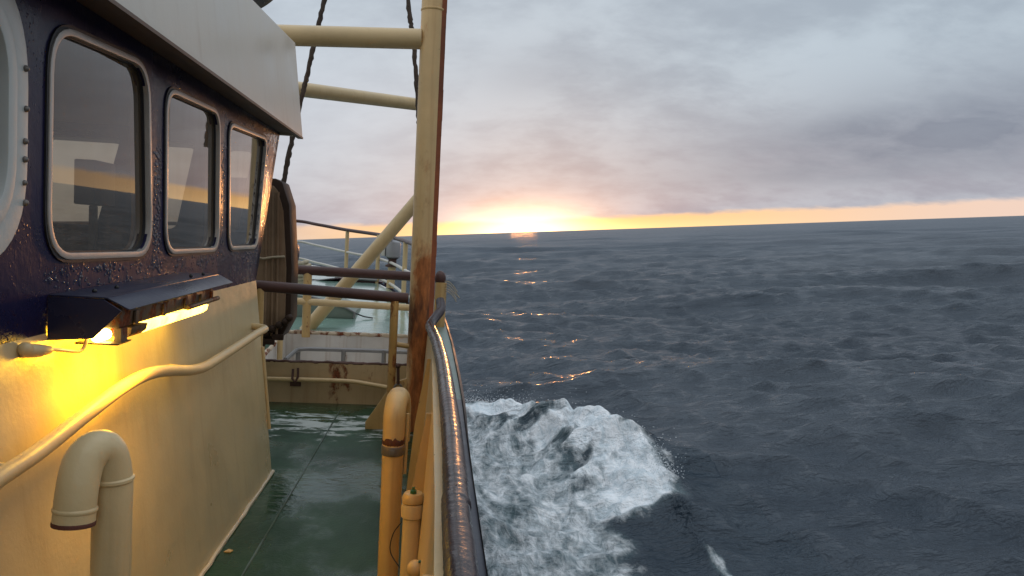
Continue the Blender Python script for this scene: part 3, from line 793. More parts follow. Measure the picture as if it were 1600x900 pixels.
mb = MB(); mb.box((xp0, YB, TZ + .002), (RX0 - .035, 5.70, TZ + .02)); mb.box((RX0 - .034, YB, 2.300), (RX0 + .004, 5.742, 2.3135))
part('soffit', mb, 'soffit', wh)

# drops of sea water clinging to the navy wall and frames
dm = bpy.data.materials.new('water_drop'); dm.use_nodes = True
b = dm.node_tree.nodes['Principled BSDF']; b.inputs['Base Color'].default_value = (.02, .018, .04, 1); b.inputs['Roughness'].default_value = .08; b.inputs['IOR'].default_value = 1.6
b.inputs['Specular IOR Level'].default_value = .9
M['drop'] = dm
mb = MB(); rd_ = random.Random(21)
def inwin(y, z):
    for q in side_w:
        if min(p.x for p in q) - .012 < y < max(p.x for p in q) + .012 and min(p.y for p in q) - .012 < z < max(p.y for p in q) + .012 and (q is not side_w[2] or y < 4.97 + (z - 1.5) * .32): return True
    return y < 2.29
n_ = 0
while n_ < 1300:
    k = rd_.random()
    if k < .40: y, z = rd_.uniform(2.4, 5.0), 1.50 - abs(rd_.gauss(0, .055))
    elif k < .62: y, z = rd_.gauss(3.31, .03), rd_.uniform(1.45, 1.95)
    elif k < .78: y, z = rd_.gauss(4.27, .035), rd_.uniform(1.42, 2.1)
    else:
        z = rd_.uniform(1.42, 2.24); y = 5.03 + (z - 1.5) * .34 + rd_.uniform(-.02, .09)
    if inwin(y, z) or z < 1.31 or y > YF0 + (z - BZ) * .577 - .01: continue
    r0 = rd_.choice((.002, .003, .004, .0055, .007)); mb.ball((WX + .0002, y, z), r0, 10, 6, (.30, rd_.uniform(.7, 1.1), rd_.choice((.8, 1, 1.7)))); n_ += 1
o = bpy.data.objects.new('water_drops', mb.mesh('water_drops', 'drop', (WX, 3.5, 1.7))); COL.objects.link(o); o.matrix_world = SHIP @ Matrix.Translation((WX, 3.5, 1.7))
o['kind'] = 'stuff'; o['label'] = 'drops of sea water clinging to the navy wall around the windows'; o['category'] = 'water drops'

# black floodlight on the roof edge
fl = thing('roof_floodlight', 'black floodlight standing on the roof edge above the grey fascia', 'floodlight', (-1.25, 5.3, 3.0))
c = at(408, 2, y=5.45)
part('lamp_body', MB().lathe(c + Vector((-.02, 0, .06)), (.6, .1, -.75), [(.05, -.2), (.085, -.16), (.10, -.02), (.115, .04), (.115, .07), (.09, .075)], 18), 'black', fl)
part('bracket', MB().box((c.x - .10, 5.42, 2.95), (c.x - .07, 5.48, 3.2)).tube([c + Vector((-.1, 0, -.02)), c + Vector((.02, 0, -.0))], .012, 8), 'black', fl)
part('wing_bolt', MB().tube([c + Vector((.03, -.03, .03)), c + Vector((.095, -.03, .045))], .012, 8).ball(c + Vector((.1, -.03, .046)), .02, 10, 6), 'black', fl)

# ================================================================== wall lamp
HX1 = -.965
lp = thing('wall_lamp', 'lit yellow lamp under a dark navy metal hood on the cream wall', 'lamp', (-1.17, 3.0, 1.3))
hy0, hy1 = 2.42, 3.64
t = .006
mb = MB()
def slab(p, nrm_, th):
    n_ = Vector(nrm_).normalized() * th
    mb.hexa([Vector(q) for q in p] + [Vector(q) + n_ for q in p])
slab([(WX + .002, hy0, 1.402), (WX + .002, hy1 - .03, 1.412), (HX1 - .04, hy1, 1.408), (HX1 - .04, hy0 + .012, 1.400)], (0, 0, 1), t)          # top plate
part('hood', mb, 'blue_hood', lp, bevel=.002)
mb = MB()
slab([(HX1 - .0395, hy0 + .012, 1.400), (HX1 - .0395, hy1, 1.408), (HX1 + .02, hy1 + .01, 1.374), (HX1 + .02, hy0 + .03, 1.364)], (.6, 0, .8), t)  # lip
part('hood_lip', mb, 'blue_hood', lp, bevel=.002)
part('hood_end', MB().prism([(WX + .003, 1.402), (HX1 - .04, 1.399), (HX1 + .012, 1.366), (HX1 - .07, 1.278), (WX + .003, 1.268)], 'y', hy0 - .006, hy0), 'blue_hood', lp)
part('hood_end', MB().prism([(WX + .003, 1.411), (HX1 - .042, 1.406), (HX1 + .0, 1.378), (WX + .02, 1.31), (WX + .003, 1.30)], 'y', hy1 - .036, hy1 - .030), 'blue_hood', lp)
for yy in (2.55, 2.72, 3.35, 3.52): part('bolt', MB().ball((WX + .08 + .05 * (yy > 3), yy, 1.412 + .008 * (yy > 3)), .008, 8, 5), 'black', lp)
body = MB(); body.prism([(-1.165, 1.39), (-1.005, 1.385), (-.988, 1.35), (-.992, 1.300), (-1.14, 1.295)], 'y', 2.50, 3.50)
part('housing', body, 'dirty_metal', lp, bevel=.008)
for yy in (2.60, 2.86, 3.10, 3.30, 3.45):
    part('clip', MB().box((-.988, yy, 1.302), (-.979, yy + .022, 1.348)), 'dirty_metal', lp, bevel=.003)
part('hinge_tube', MB().tube([(-.972, 3.10, 1.310), (-.968, 3.50, 1.316)], .010, 10), 'dirty_metal', lp)
cov = []
for a_ in np.linspace(0, math.pi, 9): cov.append((-1.062 + .072 * math.cos(a_), 1.292 - .046 * math.sin(a_) ** .7))
part('glass_cover', MB().prism(cov[::-1], 'y', 2.74, 3.44), 'lamp', lp, bevel=.004)
part('cover_end', MB().prism(cov[::-1], 'y', 2.60, 2.738), 'dirty_metal', lp, bevel=.004)
part('bulb', MB().tube([(-1.05, 2.475, 1.275), (-1.05, 2.545, 1.275)], .018, 12), 'bulb', lp)
part('end_cage', MB().prism([(-1.12, 1.248), (-.99, 1.248), (-.985, 1.254), (-1.12, 1.254)], 'y', 2.485, 2.585), 'dirty_metal', lp)
part('end_post', MB().box((-1.012, 2.51, 1.2545), (-.99, 2.56, 1.299)), 'dirty_metal', lp)
lt = bpy.data.lights.new('lamp_light', 'AREA'); lt.shape = 'RECTANGLE'; lt.size = .12; lt.size_y = .22; lt.energy = 16.0; lt.color = (1.0, .50, .015)
lo_ = bpy.data.objects.new('lamp_light', lt); COL.objects.link(lo_); lo_.parent = lp
# shines down and in against the wall below the hood
tgt = Vector((-.35, -.1, -1)).normalized()
lo_.matrix_local = Matrix.Translation(Vector((-1.03, 2.64, 1.248)) - BASE['wall_lamp']) @ tgt.to_track_quat('-Z', 'Y').to_matrix().to_4x4()
g0 = at(60, 548, x=-1.13); g1 = at(85, 546, x=-1.12); g2 = at(120, 549, x=-1.10); g3 = at(137, 530, x=-1.08)
cb = part('cable', MB().tube(smooth_path([g0, g1, g2, at(131, 543, x=-1.09), g3 + Vector((0, 0, .01))], 6), .0065, 8), 'cream', lp)
part('cable_gland', MB().tube([g0 + Vector((-.03, -.035, .004)), g0, g0 + (g1 - g0) * .7], [.020, .019, .012], 12).ball(g0 + Vector((-.02, -.03, .008)), .021), 'cream', lp)

# ================================================================== wall handrail
hp = [(-30, 768), (0, 746), (60, 706), (130, 651), (195, 603), (245, 581), (308, 577), (345, 558), (400, 522), (416, 513)]
pts = [at(px, py, x=-1.05) for px, py in hp]
pts = [pts[0] + (pts[0] - pts[1]) * 30] + pts
pts[0].y = -1.5; pts[0].z = 1.0; pts[0].x = -1.05
hr = thing('wall_handrail', 'cream tube handrail with a kink fixed along the cream wall', 'handrail', (-1.06, 3, 1.0))
end = Vector((lowx(1.0) - .01, pts[-1].y + .0, pts[-1].z + .0))
path = smooth_path(pts[1:-1], 5)
path = [pts[0]] + path + fillet_path([path[-1], pts[-1], Vector((pts[-1].x - .12, pts[-1].y + .02, pts[-1].z + .01))], .05, 6)[1:]
part('tube', MB().tube(path, .0235, 16, wob=.012), 'cream', hr)
for (px, py) in ((18, 733), (296, 577)):
    p = at(px, py, x=-1.05); part('bracket', MB().tube([p + Vector((0, 0, -.003)), (lowx(p.z), p.y + .01, p.z + .006)], .015, 10), 'cream', hr)

# ================================================================== gooseneck vent by the wall
g = thing('vent_pipe', 'thick cream gooseneck vent pipe standing against the cream wall under the lamp', 'vent pipe', (at(174, 800, y=2.03).x, 2.03, 0))
vr = .0485
vb = at(174, 800, y=2.03); v1 = at(176, 748, y=2.03); v2 = at(167, 708, y=2.015); v3 = at(150, 702, y=1.99); v4 = at(131, 722, y=1.96); v5 = at(121, 762, y=1.94); v6 = at(115, 818, y=1.93)
part('pipe', MB().tube([(vb.x, 2.03, 0), (vb.x, 2.03, .45)] + smooth_path([v1 + Vector((0, 0, -.10)), v1, v2, v3, v4, v5, v6], 6), vr, 24, wob=.006), 'vent', g)
part('weld_ring', MB().lathe(v1, (0, 0, 1), [(vr, -.008), (vr + .004, -.003), (vr + .004, .004), (vr, .008)], 24), 'vent', g)
vd = (v6 - v5).normalized()
part('weld_ring', MB().lathe(v6 - vd * .035, -vd, [(vr, -.007), (vr + .003, -.002), (vr + .003, .003), (vr, .007)], 24), 'vent', g)
part('mouth_rim', MB().lathe(v6, -vd, [(vr - .008, .05), (vr - .008, -.003), (vr + .001, -.004), (vr + .0018, .003), (vr, .007)], 24), 'rim', g)

# ================================================================== gangway pipes on the right
t1 = at(612, 700, y=3.4)
gn = thing('vent_pipe', 'tall cream gooseneck pipe with a steel clamp beside the bulwark', 'vent pipe', (t1.x, 3.42, 0))
bx, by = t1.x + .005, 3.42
pts = [(bx, by, 0), (bx, by, .4)] + [(bx + .02 * (1 - math.cos(a_)) / 2, by + .085 * (1 - math.cos(a_)), .80 + .085 * math.sin(a_)) for a_ in np.linspace(0, math.pi, 13)] + [(bx + .02, by + .17, .66)]
pp = MB(); pp.tube(pts, [.047, .047] + [.050] * 14, 20, wob=.012)
part('pipe', pp, 'cream_rust', gn)
mb = MB().lathe((bx, by, .705), (0, 0, 1), [(.047, -.02), (.0495, -.012), (.0515, .006), (.0495, .018)], 28)
for v_ in mb.v[56:]: v_.z += random.uniform(-.016, .008)
part('rust_band', mb, 'rim', gn)
part('clamp', MB().lathe((bx, by, .665), (0, 0, 1), [(.048, -.022), (.053, -.02), (.053, .02), (.048, .022)], 20).box((bx - .012, by - .062, .652), (bx + .012, by - .05, .676)), 'steel', gn, bevel=.002)
t2 = at(646, 770, y=3.0)
sp = thing('sounding_pipe', 'short cream capped pipe with a green fitting on its cap near the wet rail', 'pipe', (t2.x, 3.0, 0))
part('pipe', MB().tube([(t2.x - .005, 3.0, 0), (t2.x, 3.0, t2.z - .06)], .038, 18, wob=.01), 'cream', sp)
part('collar', MB().lathe((t2.x, 3.0, t2.z - .06), (0, 0, 1), [(.039, -.04), (.046, -.035), (.048, .0), (.045, .018), (.04, .02)], 18), 'cream', sp)
cap = part('cap', MB().lathe((t2.x, 3.0, t2.z - .04), (0, 0, 1), [(.030, -.03), (.030, 0), (.044, .004), (.046, .022), (.036, .040), (.015, .046)], 18), 'cream_rust', sp)
part('fitting', MB().lathe((t2.x + .0, 2.985, t2.z + .004), (0, 0, 1), [(.014, 0), (.014, .012), (.006, .014), (.006, .025)], 6), 'green_valve', cap)
l0 = at(655, 777, y=3.0); l1 = at(683, 775, y=3.05)
part('side_arm', MB().tube([l0, l1], .013, 10), 'cream', sp)
b0 = at(681, 728, y=3.1); b1 = at(685, 745, y=3.1); b2 = at(683, 800, y=2.9); b3 = at(679, 880, y=2.5)
single('bulwark_pipe', MB().tube(smooth_path([b0 + Vector((-.0, .06, 0)), b0, b1, b2, b3, (b3.x, b3.y - .2, b3.z - .25)], 5), .018, 12), 'cream', 'thin cream pipe bent against the bulwark below the wet rail', 'pipe', tuple(b2))
wr = [at(628, 815, y=3.33), at(614, 835, y=3.3), at(610, 862, y=3.3), at(625, 888, y=3.27)]
single('loose_wire', MB().tube(smooth_path(wr, 8), .0025, 6), 'black', 'thin black wire looped between the two upright cream pipes', 'wire', tuple(wr[1]))
v0 = at(672, 880, y=2.55)
vl = thing('valve', 'small valve with red and green fittings low at the bulwark', 'valve', tuple(v0))
part('body', MB().tube([v0 + Vector((-.06, 0, -.03)), v0 + Vector((.03, 0, -.03))], .022, 12).ball(v0 + Vector((-.05, 0, -.02)), .03), 'cream_rust', vl)
part('handle', MB().ball(v0 + Vector((0, 0, .0)), .013).tube([v0 + Vector((-.04, -.01, .01)), v0 + Vector((.02, -.01, .008))], .005, 8), 'green_valve', vl)
part('stem', MB().ball(v0 + Vector((.004, 0, .028)), .014), 'red_valve', vl)
single('tall_stiffener_stub', MB().tube([(t1.x + .062, 3.43, .55), (t1.x + .066, 3.43, .83)], .008, 8), 'cream_rust', 'thin cream rod standing against the tall gooseneck pipe', 'rod', (t1.x + .06, 3.43, .6))

# ================================================================== gantry post and beams
py_ = 6.35
pb = at(650, 660, y=py_); pt = at(678, 0, y=py_)
ax = (pt - Vector((pb.x, py_, 0))) / (pt.z)
def post_at(z, y=py_): return Vector((pb.x + (pt.x - pb.x) * z / pt.z, y, z))
gp = thing('gantry_post', 'tall cream steel post with rust running down its right side', 'post', tuple(post_at(0)))
part('column', MB().tube([post_at(z) for z in np.linspace(0, 5.2, 27)], .098, 28, wob=.002), 'post', gp)
mb = MB()
for z0, z1 in ((.35, 5.2),):
    for zz in np.linspace(z0, z1, 40)[:-1]:
        a_, b_ = post_at(zz), post_at(zz + (z1 - z0) / 39)
        j = random.uniform(-.003, .003)
        mb.hexa([a_ + Vector((.070, -.068, 0)), a_ + Vector((.108 + j, -.040, 0)), a_ + Vector((.108, .03, 0)), a_ + Vector((.07, .03, 0)),
                 b_ + Vector((.070, -.068, 0)), b_ + Vector((.108 + j, -.040, 0)), b_ + Vector((.108, .03, 0)), b_ + Vector((.07, .03, 0))])
part('edge_bar', mb, 'rust', gp, smooth=False)
zc = at(660, 10, y=py_ - .1).z
part('weld_ring', MB().lathe(post_at(zc), (0, 0, 1), [(.098, -.012), (.103, -.004), (.103, .004), (.098, .012)], 28), 'cream_rust', gp)
mb = MB()
mb.prism([(pb.x - .09, .0), (pb.x - .42, .0), (pb.x - .42, .06), (pb.x - .20, .40), (pb.x - .09, .44)], 'y', py_ - .04, py_ - .02)
part('base_gusset', mb, 'cream_rust', gp, bevel=.003)
part('base_gusset', MB().prism([(pb.x + .09, .0), (pb.x + .20, .10), (pb.x + .20, .50), (pb.x + .09, .55)], 'y', py_ - .04, py_ - .02), 'cream_rust', gp, bevel=.003)
# cross beam to port
l = at(440, 55, y=py_); r_ = at(655, 61, y=py_)
d = (l - r_).normalized()
part('cross_beam', MB().tube([r_ + d * -.02, l + d * 4.9], .082, 22), 'cream', gp)
# second, forward gantry: its beam passes behind the ropes
fp = thing('forward_gantry', 'forward cream gantry frame with a thinner sloping beam and diagonal brace', 'gantry', (-.2, 9.6, .4))
q0 = at(667, 470, y=9.6); q1 = at(672, 140, y=9.6)
part('column', MB().tube([(q0.x, 9.6, fz(9.6)), (q1.x, 9.6, 3.75)], .065, 18), 'cream', fp)
ba = at(650, 163, y=9.55); bb = at(465, 139, y=8.0)
d = (bb - ba).normalized()
part('cross_beam', MB().tube([ba - d * .18, bb + d * 3.2], .075, 18), 'cream', fp)
da = at(648, 318, y=9.55); db = at(482, 512, y=9.62)
d = (da - db).normalized()
part('diagonal_brace', MB().tube([db - d * .12, da + d * .2], .082, 18), 'cream', fp)
# ropes
def rope(label, p):
    p = [at(*q) if len(q) == 2 else at(q[0], q[1], y=q[2]) for q in p]
    path = smooth_path(p, 14)
    path = [q + Vector((random.uniform(-.004, .004), 0, random.uniform(-.004, .004))) for q in path]
    mb = MB().tube(path, .022, 8, wob=.22)
    single('rope', mb, 'rope', label, 'rope', tuple(p[-1]))
rope('brown rope running down past the grey roof edge to the weathered panel', [(535, -120, 7.2), (507, 0, 7.2), (486, 90, 7.2), (472, 150, 7.2), (455, 225, 7.2), (443, 285, 7.2), (436, 330, 7.2)])
rope('brown rope hanging beside the tall cream post', [(630, -140, 7.4), (638, 0, 7.4), (645, 60, 7.4), (651, 130, 7.4), (655, 200, 7.4), (657, 250, 7.4)])

# ================================================================== transverse guard rails
g1_ = thing('guard_rail', 'nearer brown guard rail on a rusty stanchion between cabin corner and post', 'guard rail', (-.8, 6.2, 0))
a_ = at(400, 446, y=6.05); b_ = at(637, 466, y=6.30)
d = (a_ - b_).normalized()
part('top_rail', MB().tube([b_, a_ + d * .25], .044, 18, wob=.008), 'brown_rail', g1_)
s0 = at(617, 470, y=6.27); s1 = at(609, 645, y=6.27)
part('stanchion', MB().tube([s1, s0], .034, 14, wob=.01), 'stanchion', g1_)
s0 = at(406, 450, y=6.05); part('stanchion', MB().tube([(s0.x, 6.05, 0), s0], .034, 14), 'cream_rust', g1_, label='cream stanchion half hidden by the cabin corner')
e0 = at(612, 537, y=6.3); e1 = at(640, 541, y=6.32)
part('lug', MB().tube([e0, e1], .022, 12), 'cream_rust', g1_)
g2_ = thing('guard_rail', 'farther brown guard rail with a cream middle tube behind the white hatch', 'guard rail', (-.8, 9.4, .38))
a_ = at(440, 420, y=9.2); b_ = at(645, 432, y=9.3)
d = (a_ - b_).normalized()
part('top_rail', MB().tube([b_, a_ + d * 1.2], .058, 18, wob=.008), 'brown_rail', g2_)
a_ = at(455, 470, y=9.2); b_ = at(645, 481, y=9.3); d = (a_ - b_).normalized()
part('middle_rail', MB().tube([b_, a_ + d * 1.2], .042, 14), 'cream', g2_)
s0 = at(481, 424, y=9.22); s1 = at(478, 520, y=9.22)
part('stanchion', MB().tube([s1 + Vector((0, 0, -.05)), s0], .050, 14), 'cream_rust', g2_)
# shackle hanging at the stanchion
k0 = at(622, 572, y=6.2); k1 = at(622, 606, y=6.2)
sh = thing('turnbuckle', 'rusty turnbuckle with a ring hanging between stanchion and post', 'turnbuckle', tuple(k1))
part('rod', MB().tube([k0, k1 + Vector((0, 0, .03))], .013, 10).ball(k0, .022), 'rust_dark', sh)
part('ring', MB().tube([k1 + Vector((.030 * math.cos(t_), 0, .030 * math.sin(t_))) for t_ in np.linspace(0, 2 * math.pi, 17)], .009, 8), 'galv', sh)

# ================================================================== white-lined hatch well
hc = thing('hatch_coaming', 'cream hatch coaming with a rusty rim and white inside', 'hatch', (-.9, 8.2, 0))
cy0, cy1 = 7.22, 9.30
xl0 = at(412, 565, y=cy0).x - .03; xl1 = at(447, 522, y=cy1).x
xr = -.13; H = .385
def rim(z): return z
mb = MB(); mb.box((xl0, cy0, .0), (xr, cy0 + .03, H)); part('front_plate', mb, 'coaming', hc)
mb = MB()
mb.hexa([(xl0, cy0 + .032, 0), (xl0 - .03, cy0 + .032, 0), (xl1 - .03, cy1, 0), (xl1, cy1, 0), (xl0, cy0 + .032, H), (xl0 - .03, cy0 + .032, H), (xl1 - .03, cy1, H), (xl1, cy1, H)])
mb.box((xl1 - .03, cy1 + .002, 0), (xr, cy1 + .03, H)); mb.box((xr - .03, cy0 + .032, 0), (xr, cy1, H))
mb.box((xl1, cy0 + .033, .02), (xr - .031, cy1, .03))
part('inner_lining', mb, 'white_in', hc)
mb = MB()
def edge(p0, p1, n=40, r=.017):
    p0, p1 = Vector(p0), Vector(p1); mb.tube([p0.lerp(p1, i / n) + Vector((0, 0, random.uniform(-.003, .004))) for i in range(n + 1)], r, 8, wob=.18)
edge((xl0 - .015, cy0 + .015, H), (xr, cy0 + .015, H + .003))
part('front_rim', mb, 'rust_dark', hc)
mb = MB(); edge((xl0 - .015, cy0 + .02, H), (xl1 - .015, cy1, H), r=.022); edge((xl1 - .01, cy1 + .016, H), (xr, cy1 + .016, H), r=.026)
part('rear_rim', mb, paint('rim_paint_rusting', (.52, .42, .30), .5, .1, .3, 40, rust=.52, rscale=7), hc)
# bent cream tube on the front
tp = [at(417, 592, y=cy0 - .05), at(500, 594, y=cy0 - .05), at(548, 596, y=cy0 - .05), at(575, 600, y=cy0 - .05), at(610, 606, y=cy0 - .05)]
single('hatch_tube', MB().tube(smooth_path([tp[0] + (tp[0] - tp[1]) * .3] + tp, 6), .022, 12), 'cream', 'bent cream tube fixed across the front of the hatch coaming', 'tube', tuple(tp[1]))
hk = at(461, 588, y=cy0 - .05)
single('hook', MB().tube([hk + Vector((-.02, 0, .07)), hk + Vector((-.02, -.02, -.02)), hk + Vector((.01, -.03, -.05)), hk + Vector((.03, -.02, -.0)), hk + Vector((.025, 0, .08))], .012, 8).box((hk.x - .05, cy0 - .02, hk.z - .10), (hk.x + .05, cy0 - .003, hk.z - .02)), 'rust_dark', 'rusted hook hanging on the front of the hatch coaming', 'hook', tuple(hk))
lr = thing('ladder_rail', 'grey galvanised tube rail standing inside the white-lined hatch', 'rail', (-1.1, 8.6, .03))
ly = 8.75
tops = [at(446, 562, y=ly - .55), at(466, 545, y=ly), at(520, 545, y=ly), at(580, 548, y=ly), at(650, 551, y=ly)]
part('top_tube', MB().tube(fillet_path([tops[0] + Vector((0, 0, -.0)), tops[1], tops[3], tops[4]], .12, 6), .024, 12), 'galv', lr)
for px in (537, 600): 
    p = at(px, 547, y=ly); part('upright', MB().tube([(p.x, ly, .03), (p.x, ly, p.z)], .026, 10), 'galv', lr)
p = at(466, 547, y=ly); part('upright', MB().tube([(p.x, ly, .03), (p.x, ly, p.z - .01)], .026, 10), 'galv', lr)
# fittings between post and bulwark
fy = 6.75
bk = thing('bulwark_bracket', 'cream bracket plate with short tubes behind the rusty post', 'bracket', (-.02, fy, 0))
mb = MB(); p0 = at(664, 585, y=fy); p1 = at(688, 640, y=fy)
mb.box((p0.x - .03, fy, .12), (p1.x + .02, fy + .015, at(680, 572, y=fy).z)); part('plate', mb, 'cream_rust', bk, bevel=.003)
for yy_ in (541, 612):
    q = at(663, yy_, y=fy - .06); q2 = at(692, yy_ + 2, y=fy - .06); part('tube', MB().tube([q, q2], .030 if yy_ < 600 else .024, 10), 'cream_rust', bk)
q = at(662, 675, y=6.2)
single('white_float', MB().ball((q.x, 6.2, q.z + .01), .05, 14, 9, (1, 1, 1.25)), 'grey_white', 'small white rounded float lying at the foot of the post', 'float', tuple(q), )
# weathered upright panel ahead of the cabin
wp = thing('weathered_panel', 'weathered brown upright panel with a rounded top corner ahead of the cabin', 'panel', (-1.8, 7.0, 0))
wy = 6.85
pA = at(395, 285, y=wy); pB = at(441, 283, y=wy); pC = at(452, 320, y=wy); pD = at(456, 420, y=wy); pE = at(454, 500, y=wy); pF = at(440, 527, y=wy); pG = at(395, 545, y=wy)
outl = [(pA.x - .3, pA.z + .03), (pB.x - .06, pB.z + .02), (pB.x, pB.z - .01)] + [(p.x, p.z) for p in (pC, pD, pE, pF)] + [(pG.x - .3, pG.z - .05)]
part('body', MB().prism(outl, 'y', wy, wy + .32), 'wood_dark', wp, bevel=.010)
c_ = Vector((sum(p[0] for p in outl) / len(outl), sum(p[1] for p in outl) / len(outl)))
inn = [(pA.x - .28, pA.z - .06), (pB.x - .07, pB.z - .045), (pB.x - .03, pB.z - .09), (pC.x - .045, pC.z - .06), (pD.x - .045, pD.z), (pE.x - .045, pE.z + .03), (pF.x - .04, pF.z + .05), (pG.x - .28, pG.z + .05)]
part('face_board', MB().prism(inn, 'y', wy - .03, wy - .002), 'wood', wp, bevel=.008)
mb = MB()
for px in (414, 424, 432):
    u0 = at(px + 3, 300, y=wy - .035); u1 = at(px, 525, y=wy - .035); mb.tube([u0, u1], .012, 6)
part('batten', mb, 'wood', wp)
h0 = at(402, 402, y=wy - .05); h1 = at(445, 401, y=wy - .05)
part('strap', MB().tube(smooth_path([h0, at(412, 404, y=wy - .05), at(425, 402, y=wy - .05), h1], 5), .010, 8), 'pale_rope', wp)
mb = MB()
for px, py in ((415, 520), (425, 514), (436, 508), (446, 503), (452, 497)):
    q = at(px, py, y=wy - .05); mb.ball(q, .035, 8, 5)
for px, py in ((405, 540), (420, 533), (434, 526)):
    q = at(px, py, y=wy - .05); mb.box(q - Vector((.05, .02, .03)), q + Vector((.05, .02, .02)))
part('lower_fittings', mb, 'wood_dark', wp, bevel=.006)

# ================================================================== foredeck
br = thing('bow_rail', 'curved three-bar cream rail with a dark top bar around the bow', 'rail', (-2.5, 16, .7))
st = [(672, 398, 9.9), (655, 386, 11.0), (637, 378, 12.3), (600, 368, 14.8), (540, 359, 16.5), (497, 351, 17.4), (455, 345, 17.9)]
top = [at(a__, b__, y=c__) for a__, b__, c__ in st]
port = [Vector((2 * XC - p.x, p.y, p.z)) for p in top[::-1] if p.x > XC + .3]
full = top + port[1:]
fullp = smooth_path(full, 6)
part('top_bar', MB().tube(fullp, .036, 12), 'brown_rail', br)
for dz_ in (.47, .86):
    part('lower_bar', MB().tube([p + Vector((0, 0, -dz_ * (1.0 if p.y > 12 else .96))) for p in fullp], .026, 10), 'grey_white', br)
for (px, py, yy) in ((634, 378, 12.5), (592, 367, 14.95), (543, 360, 16.45), (458, 346, 17.85)):
    p = at(px, py, y=yy); part('stanchion', MB().tube([(p.x + .0, yy - .03, fz(yy) - .02), (p.x, yy, p.z)], .040, 10), 'cream', br)
for p in port[2:]:
    part('stanchion', MB().tube([(p.x, p.y, fz(p.y) - .02), p], .04, 10), 'cream', br)
# lantern on its pole
lq = at(613, 412, y=14.2)
ln = thing('deck_lantern', 'grey drum lantern on a cream pole on the foredeck', 'lantern', (lq.x, 14.2, fz(14.2)))
part('pole', MB().tube([(lq.x - .02, 14.2, fz(14.2)), lq], .075, 14), 'cream', ln)
part('neck', MB().lathe(lq, (0, 0, 1), [(.13, -.06), (.13, -.03), (.075, 0), (.075, .08), (.11, .10)], 16), 'rust_dark', ln)
part('drum', MB().lathe(lq + Vector((0, 0, .10)), (0, 0, 1), [(.10, 0), (.14, .03), (.145, .26), (.13, .30), (.06, .33)], 18), 'grey', ln)
part('side_box', MB().box((lq.x - .21, 14.12, lq.z + .14), (lq.x - .14, 14.28, lq.z + .32)), 'grey_white', ln, bevel=.01)
# navy drum beside the panel
nd = at(457, 396, y=8.3)
dr = thing('navy_drum', 'round navy drum light peeping out beside the weathered panel', 'drum light', tuple(nd))
part('drum', MB().lathe(nd, (1, -.15, 0), [(.10, -.25), (.13, -.2), (.13, -.02), (.11, .04), (.05, .06)], 20), 'blue_drum', dr)
part('pole', MB().tube([(nd.x - .1, 8.3, .0), nd + Vector((-.1, 0, -.1))], .03, 10), 'cream', dr)
# maroon locker
my = 14.9
l0 = at(468, 470, y=my); l1 = at(596, 470, y=my); mtop = at(530, 436, y=my).z
lk = thing('deck_locker', 'low dark maroon winch housing across the foredeck', 'winch', (-1.8, my, fz(my)))
part('housing', MB().prism([(l0.x, fz(my)), (l1.x, fz(my)), (l1.x, mtop - .02), (l1.x - .45, mtop + .02), (l0.x + .75, mtop + .02), (l0.x, mtop - .12)], 'y', my, my + .7), 'maroon', lk, bevel=.01)
part('lid', MB().prism([(l0.x + .45, mtop + .024), (l1.x - .85, mtop + .024), (l1.x - .85, mtop + .10), (l0.x + .45, mtop + .10)], 'y', my + .2, my + .6), 'maroon', lk, bevel=.01)
part('rim_bar', MB().tube([(l0.x - .05, my - .03, mtop - .11), (l0.x + .75, my - .03, mtop + .035), (l1.x - .9, my - .03, mtop + .035)], .03, 8), 'galv', lk)
part('rim_bar', MB().tube([(l1.x - .62, my - .03, mtop + .03), (l1.x - .1, my - .03, mtop + .015)], .028, 8), 'galv', lk)
mb = MB(); 
q0 = at(603, 470, y=my + .2); mb.box((l1.x + .03, my + .2, fz(my + .2)), (l1.x + .2, my + .5, mtop - .22)); part('foot', mb, 'maroon', lk, bevel=.01)
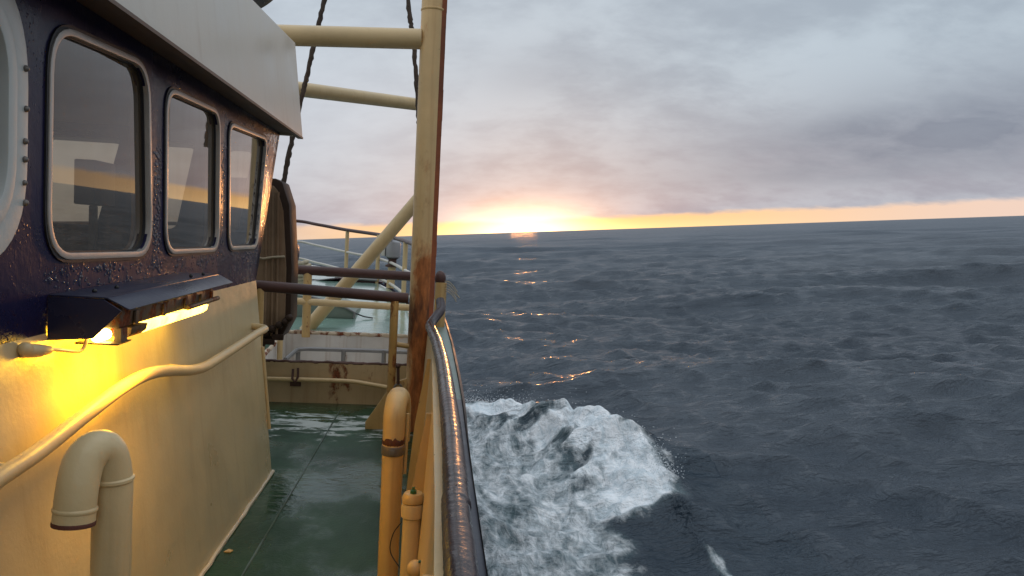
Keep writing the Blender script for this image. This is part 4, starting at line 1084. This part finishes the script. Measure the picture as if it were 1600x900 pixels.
# rope coil
rc = at(462, 432, y=13.2); mb = MB()
for i in range(9):
    rr_ = .30 + random.uniform(-.06, .05)
    mb.tube([Vector((rc.x - .1 + random.uniform(-.03, .03) + rr_ * math.cos(t_), 13.2 + rr_ * math.sin(t_), fz(13.2) + .05 + i * .055 + .02 * math.sin(3 * t_ + i))) for t_ in np.linspace(0, 2 * math.pi, 26)], .032, 8)
single('rope_coil', mb, 'pale_rope', 'pale coil of mooring rope on the foredeck beside the weathered panel', 'rope', (rc.x, 13.2, fz(13.2)))
# grey-green hatch cover
hy = 10.5; o1 = at(481, 463, y=hy); o2 = at(535, 479, y=hy); o3 = at(553, 487, y=hy); zb = fz(hy)
o4 = at(552, 504, y=hy)
hcv = thing('hatch_cover', 'grey-green sloping hatch cover lying on the foredeck', 'hatch', (-1.7, hy, zb))
part('cover', MB().prism([(o1.x - .5, zb), (o4.x, zb), (o3.x, o3.z - .02), (o2.x, o2.z), (o1.x, o1.z), (o1.x - .5, o1.z + .06)], 'y', hy, hy + 1.0), 'green_grey', hcv, bevel=.015)
part('edge_strip', MB().tube([(o4.x + .01, hy - .01, zb + .01), (o3.x + .01, hy - .01, o3.z - .01), (o2.x, hy - .01, o2.z + .01), (o1.x, hy - .01, o1.z + .01)], .018, 8), 'galv', hcv)
part('lanyard', MB().tube([(o4.x + .02, hy + .05, zb + .07), (o4.x + .14, hy + .05, zb + .03), (o4.x + .26, hy + .05, zb + .015)], .010, 6), 'black', hcv)

# weld seam along the deck and a fallen flake
a_, b_ = at(525, 652, z=0), at(408, 850, z=0)
d = (b_ - a_).normalized()
mb = MB().tube([a_ + (b_ - a_) * t_ + Vector((0, 0, .001)) + d * 0 for t_ in np.linspace(-.12, 3.0, 50)], .006, 6, wob=.3)
sm = struct('deck_seam', mb, paint('deck_seam_paint', (.045, .075, .055), .35, .3, .3, 40)); 
q = at(357, 862, z=0)
single('paint_flake', MB().prism([(q.x - .02, q.y - .012), (q.x + .012, q.y - .016), (q.x + .022, q.y + .006), (q.x - .004, q.y + .018)], 'z', .002, .007), 'cream_rust', 'small brown paint flake lying on the green deck by the wall', 'paint flake', tuple(q), smooth=False)
